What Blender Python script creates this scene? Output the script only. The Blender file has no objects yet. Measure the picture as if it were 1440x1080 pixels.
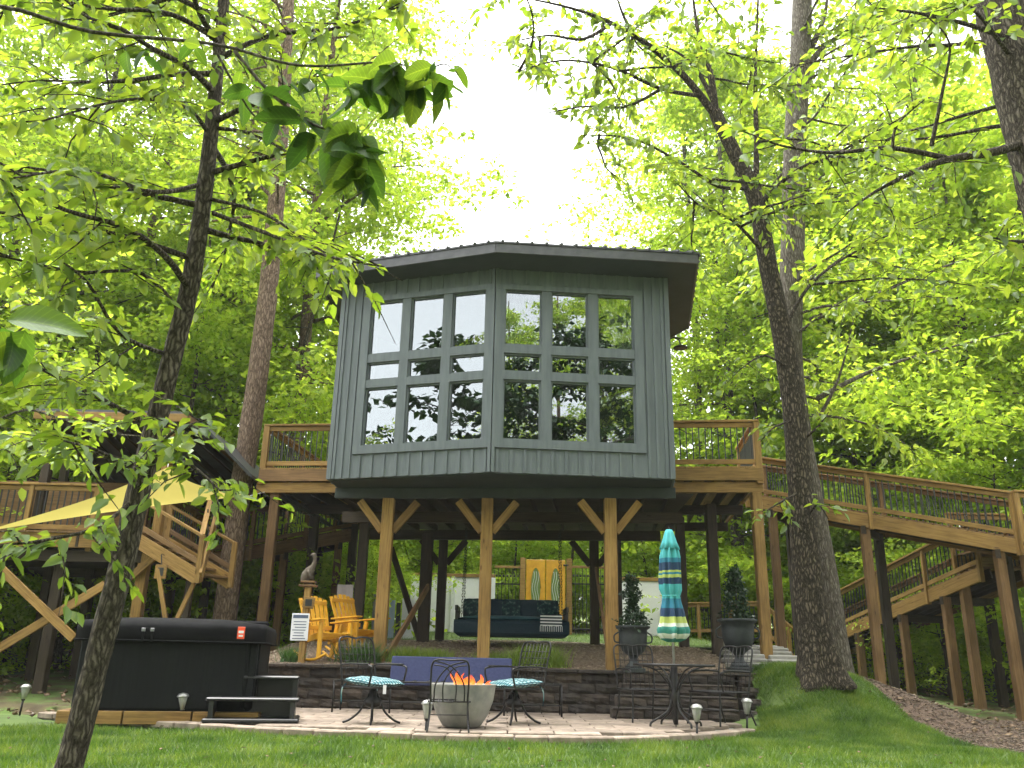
import bpy, bmesh, math, random
import numpy as np
from mathutils import Vector, Matrix
R = math.radians
S = bpy.context.scene
COL = S.collection
# ------------------------------------------------------------------ camera
PITCH, ROLL, FPX = R(17.95), R(1.2), 1195.0
cam_d = bpy.data.cameras.new('camera'); cam = bpy.data.objects.new('camera', cam_d); COL.objects.link(cam)
cam_d.sensor_width = 36; cam_d.lens = FPX/1440*36; cam_d.clip_end = 2000; cam_d.clip_start = .02
CAM = Vector((0, 0, .78))
_f = Vector((0, math.cos(PITCH), math.sin(PITCH))); _u0 = Vector((0, -math.sin(PITCH), math.cos(PITCH))); _r0 = Vector((1, 0, 0))
_r = _r0*math.cos(ROLL)+_u0*math.sin(ROLL); _u = _u0*math.cos(ROLL)-_r0*math.sin(ROLL)
cam.matrix_world = Matrix(((_r.x, _u.x, -_f.x, CAM.x), (_r.y, _u.y, -_f.y, CAM.y), (_r.z, _u.z, -_f.z, CAM.z), (0, 0, 0, 1)))
S.camera = cam
S.render.resolution_x, S.render.resolution_y = 1024, 768
# ------------------------------------------------------------------ sky, sun, exposure
SUN_EL, SUN_AZ = R(74), R(-40)     # soft sun through cloud, high over the woods
W = bpy.data.worlds.new('World'); S.world = W; W.use_nodes = True
nt = W.node_tree; bg = nt.nodes['Background']
sk = nt.nodes.new('ShaderNodeTexSky'); sk.sky_type = 'NISHITA'; sk.sun_disc = False
sk.sun_elevation = SUN_EL; sk.sun_rotation = SUN_AZ; sk.air_density = 1.0; sk.dust_density = 4.0; sk.ozone_density = 1.0
hs = nt.nodes.new('ShaderNodeHueSaturation'); hs.inputs['Saturation'].default_value = .07
nt.links.new(sk.outputs[0], hs.inputs['Color']); nt.links.new(hs.outputs[0], bg.inputs['Color'])
bg.inputs['Strength'].default_value = .15
sd = bpy.data.lights.new('sun', 'SUN'); sd.energy = .9; sd.angle = R(35); sd.color = (1, .965, .9)
so = bpy.data.objects.new('sun', sd); COL.objects.link(so)
sdir = Vector((math.sin(SUN_AZ)*math.cos(SUN_EL), math.cos(SUN_AZ)*math.cos(SUN_EL), math.sin(SUN_EL)))
so.rotation_euler = sdir.to_track_quat('Z', 'Y').to_euler()
so.location = (0, 0, 40)
S.view_settings.view_transform = 'Standard'; S.view_settings.look = 'None'; S.view_settings.gamma = 1
S.view_settings.exposure = 2.6
S.render.engine = 'CYCLES'
S.cycles.max_bounces = 10; S.cycles.diffuse_bounces = 9; S.cycles.transparent_max_bounces = 6; S.cycles.transmission_bounces = 6
# ------------------------------------------------------------------ helpers
def ray(px, py): return _f + _r*((px-720)/FPX) - _u*((py-540)/FPX)
def P(px, py, Y):
    """a point of the place seen at a pixel, at distance Y into the garden"""
    v = ray(px, py); return CAM + v*(Y/v.y)
def G(px, py, Z=0):
    v = ray(px, py); return CAM + v*((Z-CAM.z)/v.z)
def sst(a, b, x):
    t = min(1, max(0, (x-a)/(b-a))); return t*t*(3-2*t)
def hsh(*k):
    return random.Random(hash(k)).random()

MATS = {}
def mat(name, build):
    if name not in MATS:
        m = bpy.data.materials.new(name); m.use_nodes = True
        build(m, m.node_tree.nodes, m.node_tree.links, m.node_tree.nodes['Principled BSDF']); MATS[name] = m
    return MATS[name]
def noise_ramp(n, l, cols, scale=4, detail=5, coord='Object', stretch=(1, 1, 1), rough=.6, pos=None):
    tc = n.new('ShaderNodeTexCoord'); mp = n.new('ShaderNodeMapping'); mp.inputs['Scale'].default_value = stretch
    no = n.new('ShaderNodeTexNoise'); no.inputs['Scale'].default_value = scale; no.inputs['Detail'].default_value = detail; no.inputs['Roughness'].default_value = rough
    cr = n.new('ShaderNodeValToRGB')
    l.new(tc.outputs[coord], mp.inputs[0]); l.new(mp.outputs[0], no.inputs['Vector']); l.new(no.outputs['Fac'], cr.inputs[0])
    e = cr.color_ramp.elements
    while len(e) < len(cols): e.new(.5)
    for i, c in enumerate(cols):
        e[i].position = pos[i] if pos else .3+.4*i/(len(cols)-1); e[i].color = (*c, 1)
    return cr, no, mp
def bump(n, l, src, b, strength=.4, dist=.02):
    bp = n.new('ShaderNodeBump'); bp.inputs['Strength'].default_value = strength; bp.inputs['Distance'].default_value = dist
    l.new(src, bp.inputs['Height']); l.new(bp.outputs[0], b.inputs['Normal'])
def simple(name, cols, scale=6, rough=.7, metal=0, stretch=(1, 1, 1), coord='Object', bs=.3, bd=.01, detail=5, spec=.5, pos=None, objvar=0):
    def f(m, n, l, b):
        cr, no, mp = noise_ramp(n, l, cols, scale, detail, coord, stretch, pos=pos)
        out = cr.outputs[0]
        if objvar:
            oi = n.new('ShaderNodeObjectInfo'); mr = n.new('ShaderNodeMapRange'); mr.inputs['To Min'].default_value = 1-objvar; mr.inputs['To Max'].default_value = 1+objvar
            mx = n.new('ShaderNodeVectorMath'); mx.operation = 'SCALE'
            l.new(oi.outputs['Random'], mr.inputs[0]); l.new(out, mx.inputs[0]); l.new(mr.outputs[0], mx.inputs['Scale']); out = mx.outputs[0]
            ad = n.new('ShaderNodeVectorMath'); ad.operation = 'SCALE'; ad.inputs['Scale'].default_value = 37
            cm = n.new('ShaderNodeCombineXYZ')
            for i in range(3): l.new(oi.outputs['Random'], cm.inputs[i])
            l.new(cm.outputs[0], ad.inputs[0]); l.new(ad.outputs[0], mp.inputs['Location'])
        l.new(out, b.inputs['Base Color'])
        b.inputs['Roughness'].default_value = rough; b.inputs['Metallic'].default_value = metal; b.inputs['Specular IOR Level'].default_value = spec
        if bs: bump(n, l, no.outputs['Fac'], b, bs, bd)
    return mat(name, f)
def wood(name, dark, mid, light, ov=.16):
    def f(m, n, l, b):
        cr, no, mp = noise_ramp(n, l, [dark, mid, light], 5, 7, 'Object', (.5, 9, 9), pos=[.25, .5, .8])
        c2, n2, m2 = noise_ramp(n, l, [(.5, .48, .45), (1, 1, 1)], 1.3, 4, 'Object', (1, 1.5, 1.5), pos=[.3, .6])
        mx = n.new('ShaderNodeMix'); mx.data_type = 'RGBA'; mx.blend_type = 'MULTIPLY'; mx.inputs[0].default_value = .75
        l.new(cr.outputs[0], mx.inputs[6]); l.new(c2.outputs[0], mx.inputs[7])
        oi = n.new('ShaderNodeObjectInfo'); mr = n.new('ShaderNodeMapRange'); mr.inputs['To Min'].default_value = 1-ov; mr.inputs['To Max'].default_value = 1+ov
        sc = n.new('ShaderNodeVectorMath'); sc.operation = 'SCALE'
        l.new(oi.outputs['Random'], mr.inputs[0]); l.new(mx.outputs[2], sc.inputs[0]); l.new(mr.outputs[0], sc.inputs['Scale'])
        cm = n.new('ShaderNodeMath'); cm.operation = 'MULTIPLY'; cm.inputs[1].default_value = 41
        l.new(oi.outputs['Random'], cm.inputs[0])
        for q in (mp, m2): l.new(cm.outputs[0], q.inputs['Location'])
        vo = n.new('ShaderNodeTexVoronoi'); vo.inputs['Scale'].default_value = 2.2; mv = n.new('ShaderNodeMapping'); mv.inputs['Scale'].default_value = (1, 3.4, 3.4); tcv = n.new('ShaderNodeTexCoord')
        l.new(tcv.outputs['Object'], mv.inputs[0]); l.new(cm.outputs[0], mv.inputs['Location']); l.new(mv.outputs[0], vo.inputs['Vector'])
        kr = n.new('ShaderNodeValToRGB'); e = kr.color_ramp.elements; e[0].position = .05; e[0].color = (.22, .17, .13, 1); e[1].position = .13; e[1].color = (1, 1, 1, 1); l.new(vo.outputs['Distance'], kr.inputs[0])
        mk = n.new('ShaderNodeMix'); mk.data_type = 'RGBA'; mk.blend_type = 'MULTIPLY'; mk.inputs[0].default_value = .8; l.new(sc.outputs[0], mk.inputs[6]); l.new(kr.outputs[0], mk.inputs[7])
        l.new(mk.outputs[2], b.inputs['Base Color']); b.inputs['Roughness'].default_value = .75; b.inputs['Specular IOR Level'].default_value = .3
        bump(n, l, no.outputs['Fac'], b, .35, .006)
    return mat(name, f)
WOOD = wood('honey_pine', (.14, .08, .023), (.3, .178, .055), (.41, .257, .09))
WOODB = wood('brown_pine', (.1, .055, .025), (.2, .115, .05), (.28, .17, .08))
WOODD = wood('shade_darkened_pine', (.025, .019, .013), (.045, .033, .022), (.07, .052, .034))  # pine with shade put into its colour, for undersides and rear timbers
def siding_f(m, n, l, b):
    cr, no, mp = noise_ramp(n, l, [(.077, .094, .1), (.1, .12, .127), (.118, .139, .146)], 5, 8, 'Object', (2.5, 2.5, .3))
    l.new(cr.outputs[0], b.inputs['Base Color']); b.inputs['Roughness'].default_value = .62
    bump(n, l, no.outputs['Fac'], b, .2, .01)
SIDING = mat('grey_green_siding', siding_f)
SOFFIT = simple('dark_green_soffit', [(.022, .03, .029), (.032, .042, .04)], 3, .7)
ROOFM = simple('dark_roof_metal', [(.05, .052, .055), (.085, .087, .09)], 5, .45, .3)
BLACK = simple('black_iron', [(.008, .008, .009), (.022, .02, .019)], 18, .45, .3)
BALU = simple('black_baluster', [(.012, .012, .012), (.02, .02, .02)], 10, .5)
VINYL = simple('black_vinyl', [(.005, .0053, .0058), (.01, .01, .011)], 5, .85, bs=.3, bd=.01, spec=.1)
TUBP = simple('black_tub_panel', [(.0035, .0045, .0045), (.007, .0085, .0085)], 2, .75, stretch=(12, 12, .4), spec=.2)
YELLOW = simple('yellow_paint', [(.55, .27, .012), (.7, .37, .02)], 7, .5, objvar=.06)
NAVY = simple('navy_fabric', [(.03, .038, .1), (.045, .055, .135)], 30, .9)
TEAL = simple('teal_fabric', [(.0, .055, .075), (.006, .085, .105)], 25, .9)
DTEAL = simple('dark_teal_fabric', [(.004, .02, .035), (.008, .03, .045)], 25, .9)
WHITEW = simple('white_wall_paint', [(.74, .74, .76), (.82, .82, .84)], 2, .8)
WHITE = simple('white_paint', [(.68, .69, .72), (.78, .78, .8)], 5, .6)
CONC = simple('grey_concrete', [(.13, .14, .13), (.2, .2, .18), (.26, .26, .23)], 5, .8, bs=.25)
GALV = simple('dull_steel', [(.3, .3, .28), (.42, .42, .4)], 12, .4, .8)
URNM = simple('dark_cast_iron', [(.012, .017, .018), (.03, .037, .037)], 14, .6, bs=.4)
SAILM = None
def cloth_trans(name, col, tr):
    def f(m, n, l, b):
        d = n.new('ShaderNodeBsdfDiffuse'); t = n.new('ShaderNodeBsdfTranslucent'); mx = n.new('ShaderNodeMixShader'); mx.inputs[0].default_value = .5
        cr, no, mp = noise_ramp(n, l, [tuple(.9*c for c in col), col], 3)
        l.new(cr.outputs[0], d.inputs[0]); t.inputs[0].default_value = (*tr, 1)
        l.new(d.outputs[0], mx.inputs[1]); l.new(t.outputs[0], mx.inputs[2]); l.new(mx.outputs[0], n['Material Output'].inputs[0])
    return mat(name, f)
SAILM = cloth_trans('yellow_sail_cloth', (.74, .62, .17), (.6, .5, .14))
CURT = simple('pale_curtain', [(.5, .48, .4), (.62, .6, .5)], 8, .9)
def block_f(m, n, l, b):
    cr, no, mp = noise_ramp(n, l, [(.021, .018, .015), (.046, .038, .031), (.08, .066, .052)], 9, 8, pos=[.3, .5, .75])
    oi = n.new('ShaderNodeObjectInfo'); c2 = n.new('ShaderNodeValToRGB'); e = c2.color_ramp.elements
    e[0].color = (.6, .6, .62, 1); e[1].color = (1.25, 1.12, 1.0, 1)
    l.new(oi.outputs['Random'], c2.inputs[0])
    mx = n.new('ShaderNodeMix'); mx.data_type = 'RGBA'; mx.blend_type = 'MULTIPLY'; mx.inputs[0].default_value = 1
    l.new(cr.outputs[0], mx.inputs[6]); l.new(c2.outputs[0], mx.inputs[7]); l.new(mx.outputs[2], b.inputs['Base Color'])
    b.inputs['Roughness'].default_value = .9; bump(n, l, no.outputs['Fac'], b, .9, .03)
BLOCK = mat('split_face_block', block_f)
PAVER = simple('tan_paver', [(.13, .1, .075), (.23, .18, .138), (.32, .26, .205)], 6, .85, objvar=.2, bs=.5)
FLAG = simple('pale_path_stone', [(.2, .19, .17), (.33, .32, .29)], 5, .85, objvar=.15, bs=.5)
SOIL = simple('forest_floor_soil', [(.05, .036, .018), (.09, .075, .03), (.08, .13, .025), (.11, .17, .035)], 1.3, .95, bs=.8, bd=.05, detail=9, pos=[.3, .45, .55, .7])
LAWN = simple('lawn_turf', [(.028, .048, .009), (.048, .084, .011), (.07, .11, .016)], 3, .95, bs=.8, bd=.03, detail=9)
GRAVELB = simple('gravel_bed', [(.07, .048, .03), (.15, .105, .065), (.2, .15, .1)], 22, .95, bs=.9, bd=.03)
PEB = simple('pebble', [(.1, .07, .045), (.24, .18, .12)], 3, .85, objvar=0)
MULCH = simple('bark_mulch', [(.032, .02, .012), (.075, .046, .028), (.12, .078, .048)], 20, .95, bs=.9, bd=.03)
def island(name, cols, rough=.5, trans=None, tfac=.5, gloss=.06, patch=None):
    """leaf-like pieces: each piece gets its own tint"""
    def f(m, n, l, b):
        g = n.new('ShaderNodeNewGeometry'); cr = n.new('ShaderNodeValToRGB'); e = cr.color_ramp.elements
        while len(e) < len(cols): e.new(.5)
        for i, c in enumerate(cols): e[i].position = i/(len(cols)-1); e[i].color = (*c, 1)
        if patch:      # broad uneven growth
            no = n.new('ShaderNodeTexNoise'); no.inputs['Scale'].default_value = patch; no.inputs['Detail'].default_value = 4; l.new(g.outputs['Position'], no.inputs['Vector'])
            a1 = n.new('ShaderNodeMath'); a1.operation = 'MULTIPLY_ADD'; a1.inputs[1].default_value = 2.2; a1.inputs[2].default_value = -.85; l.new(no.outputs['Fac'], a1.inputs[0])
            a2 = n.new('ShaderNodeMath'); a2.operation = 'MULTIPLY_ADD'; a2.inputs[1].default_value = .6; l.new(g.outputs['Random Per Island'], a2.inputs[0]); l.new(a1.outputs[0], a2.inputs[2]); l.new(a2.outputs[0], cr.inputs[0])
        else: l.new(g.outputs['Random Per Island'], cr.inputs[0])
        d = n.new('ShaderNodeBsdfDiffuse'); l.new(cr.outputs[0], d.inputs[0]); out = d.outputs[0]
        if trans:
            t = n.new('ShaderNodeBsdfTranslucent'); mx = n.new('ShaderNodeMixShader'); mx.inputs[0].default_value = tfac
            sc = n.new('ShaderNodeMix'); sc.data_type = 'RGBA'; sc.blend_type = 'MULTIPLY'; sc.inputs[0].default_value = 1; sc.inputs[7].default_value = (*trans, 1)
            l.new(cr.outputs[0], sc.inputs[6]); l.new(sc.outputs[2], t.inputs[0])
            l.new(out, mx.inputs[1]); l.new(t.outputs[0], mx.inputs[2]); out = mx.outputs[0]
        gl = n.new('ShaderNodeBsdfGlossy'); gl.inputs['Roughness'].default_value = rough; gl.inputs[0].default_value = (.8, .85, .8, 1)
        mg = n.new('ShaderNodeMixShader'); mg.inputs[0].default_value = gloss
        l.new(out, mg.inputs[1]); l.new(gl.outputs[0], mg.inputs[2]); l.new(mg.outputs[0], n['Material Output'].inputs[0])
    return mat(name, f)
LEAF_SPRING = island('spring_leaf', [(.108, .188, .014), (.16, .247, .018), (.21, .3, .025), (.25, .325, .038)], trans=(2.0, 1.8, 1.6), tfac=.6)
LEAF_OAK = island('oak_leaf', [(.055, .103, .01), (.088, .152, .013), (.128, .196, .018), (.16, .22, .028)], trans=(2.5, 2.2, 1.3), tfac=.58)
LEAF_FAR = island('woodland_leaf', [(.12, .21, .017), (.177, .28, .023), (.23, .33, .03), (.275, .355, .046)], trans=(2.0, 1.8, 1.6), tfac=.6, gloss=.03)
LEAF_UNDER_LIT = island('lightened_understory_leaf', [(.175, .285, .022), (.235, .36, .028), (.29, .405, .036), (.335, .435, .055)], trans=(1.95, 1.75, 1.5), tfac=.55, gloss=.02)  # brighter leaf copy: light put into the colour for the shaded lower woods
LEAF_BIG = island('broad_leaf', [(.018, .05, .01), (.04, .09, .013), (.09, .15, .02)], .45, trans=(2.2, 2.0, 1.0), tfac=.5, gloss=.03)
LEAF_DARK = island('dark_evergreen_leaf', [(.008, .025, .01), (.015, .04, .014), (.03, .06, .02)], .4, trans=(1.5, 1.6, 1), tfac=.3)
def veins(m):
    n, l = m.node_tree.nodes, m.node_tree.links; at = n.new('ShaderNodeAttribute'); at.attribute_name = 'leaf_length'; as_ = n.new('ShaderNodeAttribute'); as_.attribute_name = 'leaf_side'
    ab = n.new('ShaderNodeMath'); ab.operation = 'ABSOLUTE'; l.new(as_.outputs['Fac'], ab.inputs[0])
    ma = n.new('ShaderNodeMath'); ma.operation = 'MULTIPLY_ADD'; ma.inputs[1].default_value = -.22; l.new(ab.outputs[0], ma.inputs[0]); l.new(at.outputs['Fac'], ma.inputs[2])
    mu = n.new('ShaderNodeMath'); mu.operation = 'MULTIPLY'; mu.inputs[1].default_value = 62; si = n.new('ShaderNodeMath'); si.operation = 'SINE'; l.new(ma.outputs[0], mu.inputs[0]); l.new(mu.outputs[0], si.inputs[0])
    cr = n.new('ShaderNodeValToRGB'); e = cr.color_ramp.elements; e[0].position = .0; e[0].color = (.93, .93, .93, 1); e[1].position = .9; e[1].color = (1.0, 1.0, 1.0, 1); q = e.new(1.0); q.color = (1.35, 1.3, 1.3, 1); l.new(si.outputs[0], cr.inputs[0])
    mid = n.new('ShaderNodeValToRGB'); e = mid.color_ramp.elements; e[0].position = .03; e[0].color = (1.7, 1.5, 1.5, 1); e[1].position = .09; e[1].color = (1, 1, 1, 1); l.new(ab.outputs[0], mid.inputs[0])
    no = n.new('ShaderNodeTexNoise'); no.inputs['Scale'].default_value = 14; no.inputs['Detail'].default_value = 5; nr_ = n.new('ShaderNodeValToRGB'); e = nr_.color_ramp.elements; e[0].position = .3; e[0].color = (.7, .68, .6, 1); e[1].position = .6; e[1].color = (1.08, 1.08, 1.08, 1); l.new(no.outputs['Fac'], nr_.inputs[0])
    src = [x for x in n if x.type == 'VALTORGB' and any(k.to_node.type == 'BSDF_DIFFUSE' for k in x.outputs[0].links)][0]; outs = [k.to_socket for k in src.outputs[0].links]; cur = src.outputs[0]
    for c in (cr, mid, nr_):
        mx = n.new('ShaderNodeMix'); mx.data_type = 'RGBA'; mx.blend_type = 'MULTIPLY'; mx.inputs[0].default_value = 1; l.new(cur, mx.inputs[6]); l.new(c.outputs[0], mx.inputs[7]); cur = mx.outputs[2]
    for o in outs: l.new(cur, o)
veins(LEAF_BIG)
GRASSB = island('grass_blade', [(.022, .055, .005), (.046, .1, .008), (.078, .142, .012), (.14, .19, .03)], trans=(1.8, 1.7, 1.2), tfac=.45, gloss=.03, patch=1.6)
TUFTM = island('lime_tuft_blade', [(.12, .2, .015), (.2, .28, .02)], trans=(1.8, 1.7, 1.2), tfac=.4)
FERN = island('fern_blade', [(.03, .08, .012), (.05, .12, .018)], trans=(1.8, 1.7, 1.2), tfac=.4)
LITTER = island('dead_leaf', [(.07, .04, .02), (.14, .085, .045), (.2, .13, .075)])
PEBM = island('stone_chip', [(.09, .06, .038), (.18, .13, .085), (.28, .21, .15)])
CHIP = island('mulch_chip', [(.04, .024, .014), (.085, .053, .033), (.16, .105, .068)])
def bark(name, cols, sx=14, sz=3.0, st=1.0):
    def f(m, n, l, b):
        tc = n.new('ShaderNodeTexCoord'); mp = n.new('ShaderNodeMapping'); mp.inputs['Scale'].default_value = (sx, sx, sz)
        ns = n.new('ShaderNodeTexNoise'); ns.inputs['Scale'].default_value = 6; ns.inputs['Detail'].default_value = 4
        va = n.new('ShaderNodeVectorMath'); va.operation = 'MULTIPLY_ADD'; va.inputs[1].default_value = (.09, .09, .25)
        vo = n.new('ShaderNodeTexVoronoi'); vo.feature = 'DISTANCE_TO_EDGE'; vo.inputs['Scale'].default_value = 1.0
        no = n.new('ShaderNodeTexNoise'); no.inputs['Scale'].default_value = 2.2; no.inputs['Detail'].default_value = 8; no.inputs['Roughness'].default_value = .7
        l.new(tc.outputs['Object'], ns.inputs['Vector']); l.new(ns.outputs['Color'], va.inputs[0]); l.new(tc.outputs['Object'], va.inputs[2]); l.new(va.outputs[0], mp.inputs[0])
        l.new(mp.outputs[0], vo.inputs['Vector']); l.new(mp.outputs[0], no.inputs['Vector'])
        ad = n.new('ShaderNodeMath'); ad.operation = 'MULTIPLY_ADD'; ad.inputs[1].default_value = 1.1; l.new(vo.outputs['Distance'], ad.inputs[0])
        mn = n.new('ShaderNodeMath'); mn.operation = 'MULTIPLY'; mn.inputs[1].default_value = .75; l.new(no.outputs['Fac'], mn.inputs[0]); l.new(mn.outputs[0], ad.inputs[2])
        cr = n.new('ShaderNodeValToRGB'); e = cr.color_ramp.elements
        while len(e) < len(cols): e.new(.5)
        for i, c in enumerate(cols): e[i].position = .32+.45*i/(len(cols)-1); e[i].color = (*c, 1)
        l.new(ad.outputs[0], cr.inputs[0]); l.new(cr.outputs[0], b.inputs['Base Color']); b.inputs['Roughness'].default_value = .95; b.inputs['Specular IOR Level'].default_value = .15
        bump(n, l, ad.outputs[0], b, st, .03)
    return mat(name, f)
BARKD = bark('dark_oak_bark', [(.02, .017, .013), (.07, .058, .045), (.17, .145, .115)], 30, 7)
BARKP = bark('tan_pine_bark', [(.06, .042, .03), (.17, .12, .085), (.27, .2, .145)], 24, 5)
BARKG = bark('grey_bark', [(.045, .038, .03), (.11, .096, .075), (.19, .17, .14)], 24, 4)
BARKR = bark('mossy_dark_bark', [(.014, .012, .009), (.045, .038, .026), (.14, .112, .08)], 26, 8)
def glass_f(m, n, l, b):
    t = n.new('ShaderNodeBsdfTransparent'); t.inputs[0].default_value = (.62, .68, .66, 1)
    g = n.new('ShaderNodeBsdfGlossy'); g.inputs['Roughness'].default_value = 0; g.inputs[0].default_value = (.86, .9, .94, 1)
    fr = n.new('ShaderNodeLayerWeight'); fr.inputs['Blend'].default_value = .25
    mr = n.new('ShaderNodeMapRange'); mr.inputs['To Min'].default_value = .2; mr.inputs['To Max'].default_value = .9
    mx = n.new('ShaderNodeMixShader'); l.new(fr.outputs['Fresnel'], mr.inputs[0]); l.new(mr.outputs[0], mx.inputs[0])
    l.new(t.outputs[0], mx.inputs[1]); l.new(g.outputs[0], mx.inputs[2]); l.new(mx.outputs[0], n['Material Output'].inputs[0])
GLASS = mat('coated_window_glass', glass_f)
def fire_f(m, n, l, b):
    tc = n.new('ShaderNodeTexCoord'); sp = n.new('ShaderNodeSeparateXYZ'); cr = n.new('ShaderNodeValToRGB'); e = cr.color_ramp.elements
    e[0].color = (1, .5, .16, 1); e[1].color = (.9, .08, .01, 1); e.new(.5).color = (1, .22, .035, 1)
    em = n.new('ShaderNodeEmission'); em.inputs[1].default_value = .42
    l.new(tc.outputs['Generated'], sp.inputs[0]); l.new(sp.outputs[2], cr.inputs[0]); l.new(cr.outputs[0], em.inputs[0]); tp = n.new('ShaderNodeBsdfTransparent'); mx = n.new('ShaderNodeMixShader'); mx.inputs[0].default_value = .55; l.new(tp.outputs[0], mx.inputs[1]); l.new(em.outputs[0], mx.inputs[2]); l.new(mx.outputs[0], n['Material Output'].inputs[0])
FIRE = mat('flame', fire_f)

# ---- objects
def topof(o):
    while o.parent: o = o.parent
    return o
def wmat(o):
    M = o.matrix_basis.copy()
    while o.parent: o = o.parent; M = o.matrix_basis @ M
    return M
def tag(o, label, cat, group=None, kind=None):
    if label: o['label'] = label
    if cat: o['category'] = cat
    if group: o['group'] = group
    if kind: o['kind'] = kind
    return o
def thing(name, label, cat, loc=(0, 0, 0), group=None):
    o = bpy.data.objects.new(name, None); COL.objects.link(o); o.location = loc; o.empty_display_size = .2
    return tag(o, label, cat, group)
def link(name, me, parent=None, off=True):
    o = bpy.data.objects.new(name, me); COL.objects.link(o)
    if parent is not None: o.parent = parent
    return o
def mesh(name, V, Fc, m, parent=None, smooth=False):
    """V in the frame in which the root's location is counted (world for things built in place)"""
    me = bpy.data.meshes.new(name)
    if parent is not None:
        M = wmat(parent).inverted(); V = [M @ Vector(v) for v in V]
    me.from_pydata([tuple(v) for v in V], [], Fc); me.materials.append(m)
    if smooth: me.shade_smooth()
    me.update()
    return link(name, me, parent)
def npmesh(name, V, nper, faces, m, parent=None):
    """V (N,k,3) pieces that all share the same face pattern"""
    N, k, _ = V.shape
    me = bpy.data.meshes.new(name); me.vertices.add(N*k); me.vertices.foreach_set('co', np.ascontiguousarray(V, dtype=np.float32).ravel())
    li = np.concatenate([np.array(f) for f in faces]); nl = len(li); sizes = np.array([len(f) for f in faces])
    idx = (np.arange(N)[:, None]*k+li[None]).ravel().astype(np.int32)
    me.loops.add(len(idx)); me.loops.foreach_set('vertex_index', idx)
    st = np.concatenate([[0], np.cumsum(sizes)[:-1]])
    starts = (np.arange(N)[:, None]*nl+st[None]).ravel().astype(np.int32)
    me.polygons.add(len(starts)); me.polygons.foreach_set('loop_start', starts)
    me.materials.append(m); me.update(calc_edges=True); me.validate()
    return link(name, me, parent)
BOXC = {}
def boxmesh(L, w, h, m, ch):
    k = (round(L, 3), round(w, 3), round(h, 3), m.name, ch)
    if k not in BOXC:
        bm = bmesh.new(); bmesh.ops.create_cube(bm, size=1); bmesh.ops.scale(bm, vec=(L, w, h), verts=bm.verts)
        if ch: bmesh.ops.bevel(bm, geom=list(bm.edges), offset=min(ch, .3*min(L, w, h)), segments=1, affect='EDGES')
        me = bpy.data.meshes.new('beam'); bm.to_mesh(me); bm.free(); me.materials.append(m); BOXC[k] = me
    return BOXC[k]
def beam(name, a, b, w, h, m, parent, ch=.006, up=(0, 0, 1), ext=0):
    """a squared timber from a to b; w is its width, h its depth towards up"""
    a, b = Vector(a), Vector(b); d = (b-a); L = d.length+2*ext; x = d.normalized(); u = Vector(up)
    if abs(x.dot(u)) > .99: u = Vector((0, 1, 0))
    y = u.cross(x).normalized(); z = x.cross(y)
    o = link(name, boxmesh(L, w, h, m, ch), parent)
    c = (a+b)/2; M = Matrix(((x.x, y.x, z.x, c.x), (x.y, y.y, z.y, c.y), (x.z, y.z, z.z, c.z), (0, 0, 0, 1)))
    o.matrix_basis = M if parent is None else wmat(parent).inverted() @ M
    return o
def box(name, c, s, m, parent, ch=.006, rz=0):
    o = link(name, boxmesh(s[0], s[1], s[2], m, ch), parent); M = Matrix.Translation(Vector(c)) @ Matrix.Rotation(rz, 4, 'Z')
    o.matrix_basis = M if parent is None else wmat(parent).inverted() @ M
    return o
def tubegeo(pts, rad, seg=8, cap=True, jit=0, rng=None):
    pts = [Vector(p) for p in pts]; V, Fc = [], []
    n = len(pts); ref = Vector((0, 0, 1)); prev = None
    for i, p in enumerate(pts):
        t = (pts[min(n-1, i+1)]-pts[max(0, i-1)]).normalized()
        if prev is None:
            prev = t.orthogonal().normalized()
        prev = (prev-t*prev.dot(t)).normalized(); s = t.cross(prev)
        r = rad[i] if hasattr(rad, '__len__') else rad
        for k in range(seg):
            a = 2*math.pi*k/seg; rr = r*(1+(rng.uniform(-jit, jit) if jit else 0))
            V.append(p+(prev*math.cos(a)+s*math.sin(a))*rr)
    for i in range(n-1):
        for k in range(seg):
            Fc.append((i*seg+k, i*seg+(k+1) % seg, (i+1)*seg+(k+1) % seg, (i+1)*seg+k))
    if cap: Fc.append(tuple(range(seg-1, -1, -1))); Fc.append(tuple((n-1)*seg+k for k in range(seg)))
    return V, Fc
def join(*gs):
    V, Fc = [], []
    for v, f in gs:
        o = len(V); V += list(v); Fc += [tuple(i+o for i in q) for q in f]
    return V, Fc
def tube(name, pts, rad, m, parent, seg=8, smooth=True):
    v, f = tubegeo(pts, rad, seg); return mesh(name, v, f, m, parent, smooth)
def lathegeo(prof, seg=24, c=(0, 0, 0), fold=None):
    V, Fc = [], []
    for i, (r, z) in enumerate(prof):
        for k in range(seg):
            a = 2*math.pi*k/seg; rr = r*(fold(a, z) if fold else 1)
            V.append((c[0]+rr*math.cos(a), c[1]+rr*math.sin(a), c[2]+z))
    for i in range(len(prof)-1):
        for k in range(seg): Fc.append((i*seg+k, i*seg+(k+1) % seg, (i+1)*seg+(k+1) % seg, (i+1)*seg+k))
    Fc.append(tuple(range(seg-1, -1, -1))); Fc.append(tuple((len(prof)-1)*seg+k for k in range(seg)))
    return V, Fc
def lathe(name, prof, m, parent, seg=24, c=(0, 0, 0), fold=None, smooth=True):
    v, f = lathegeo(prof, seg, c, fold); return mesh(name, v, f, m, parent, smooth)
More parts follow.
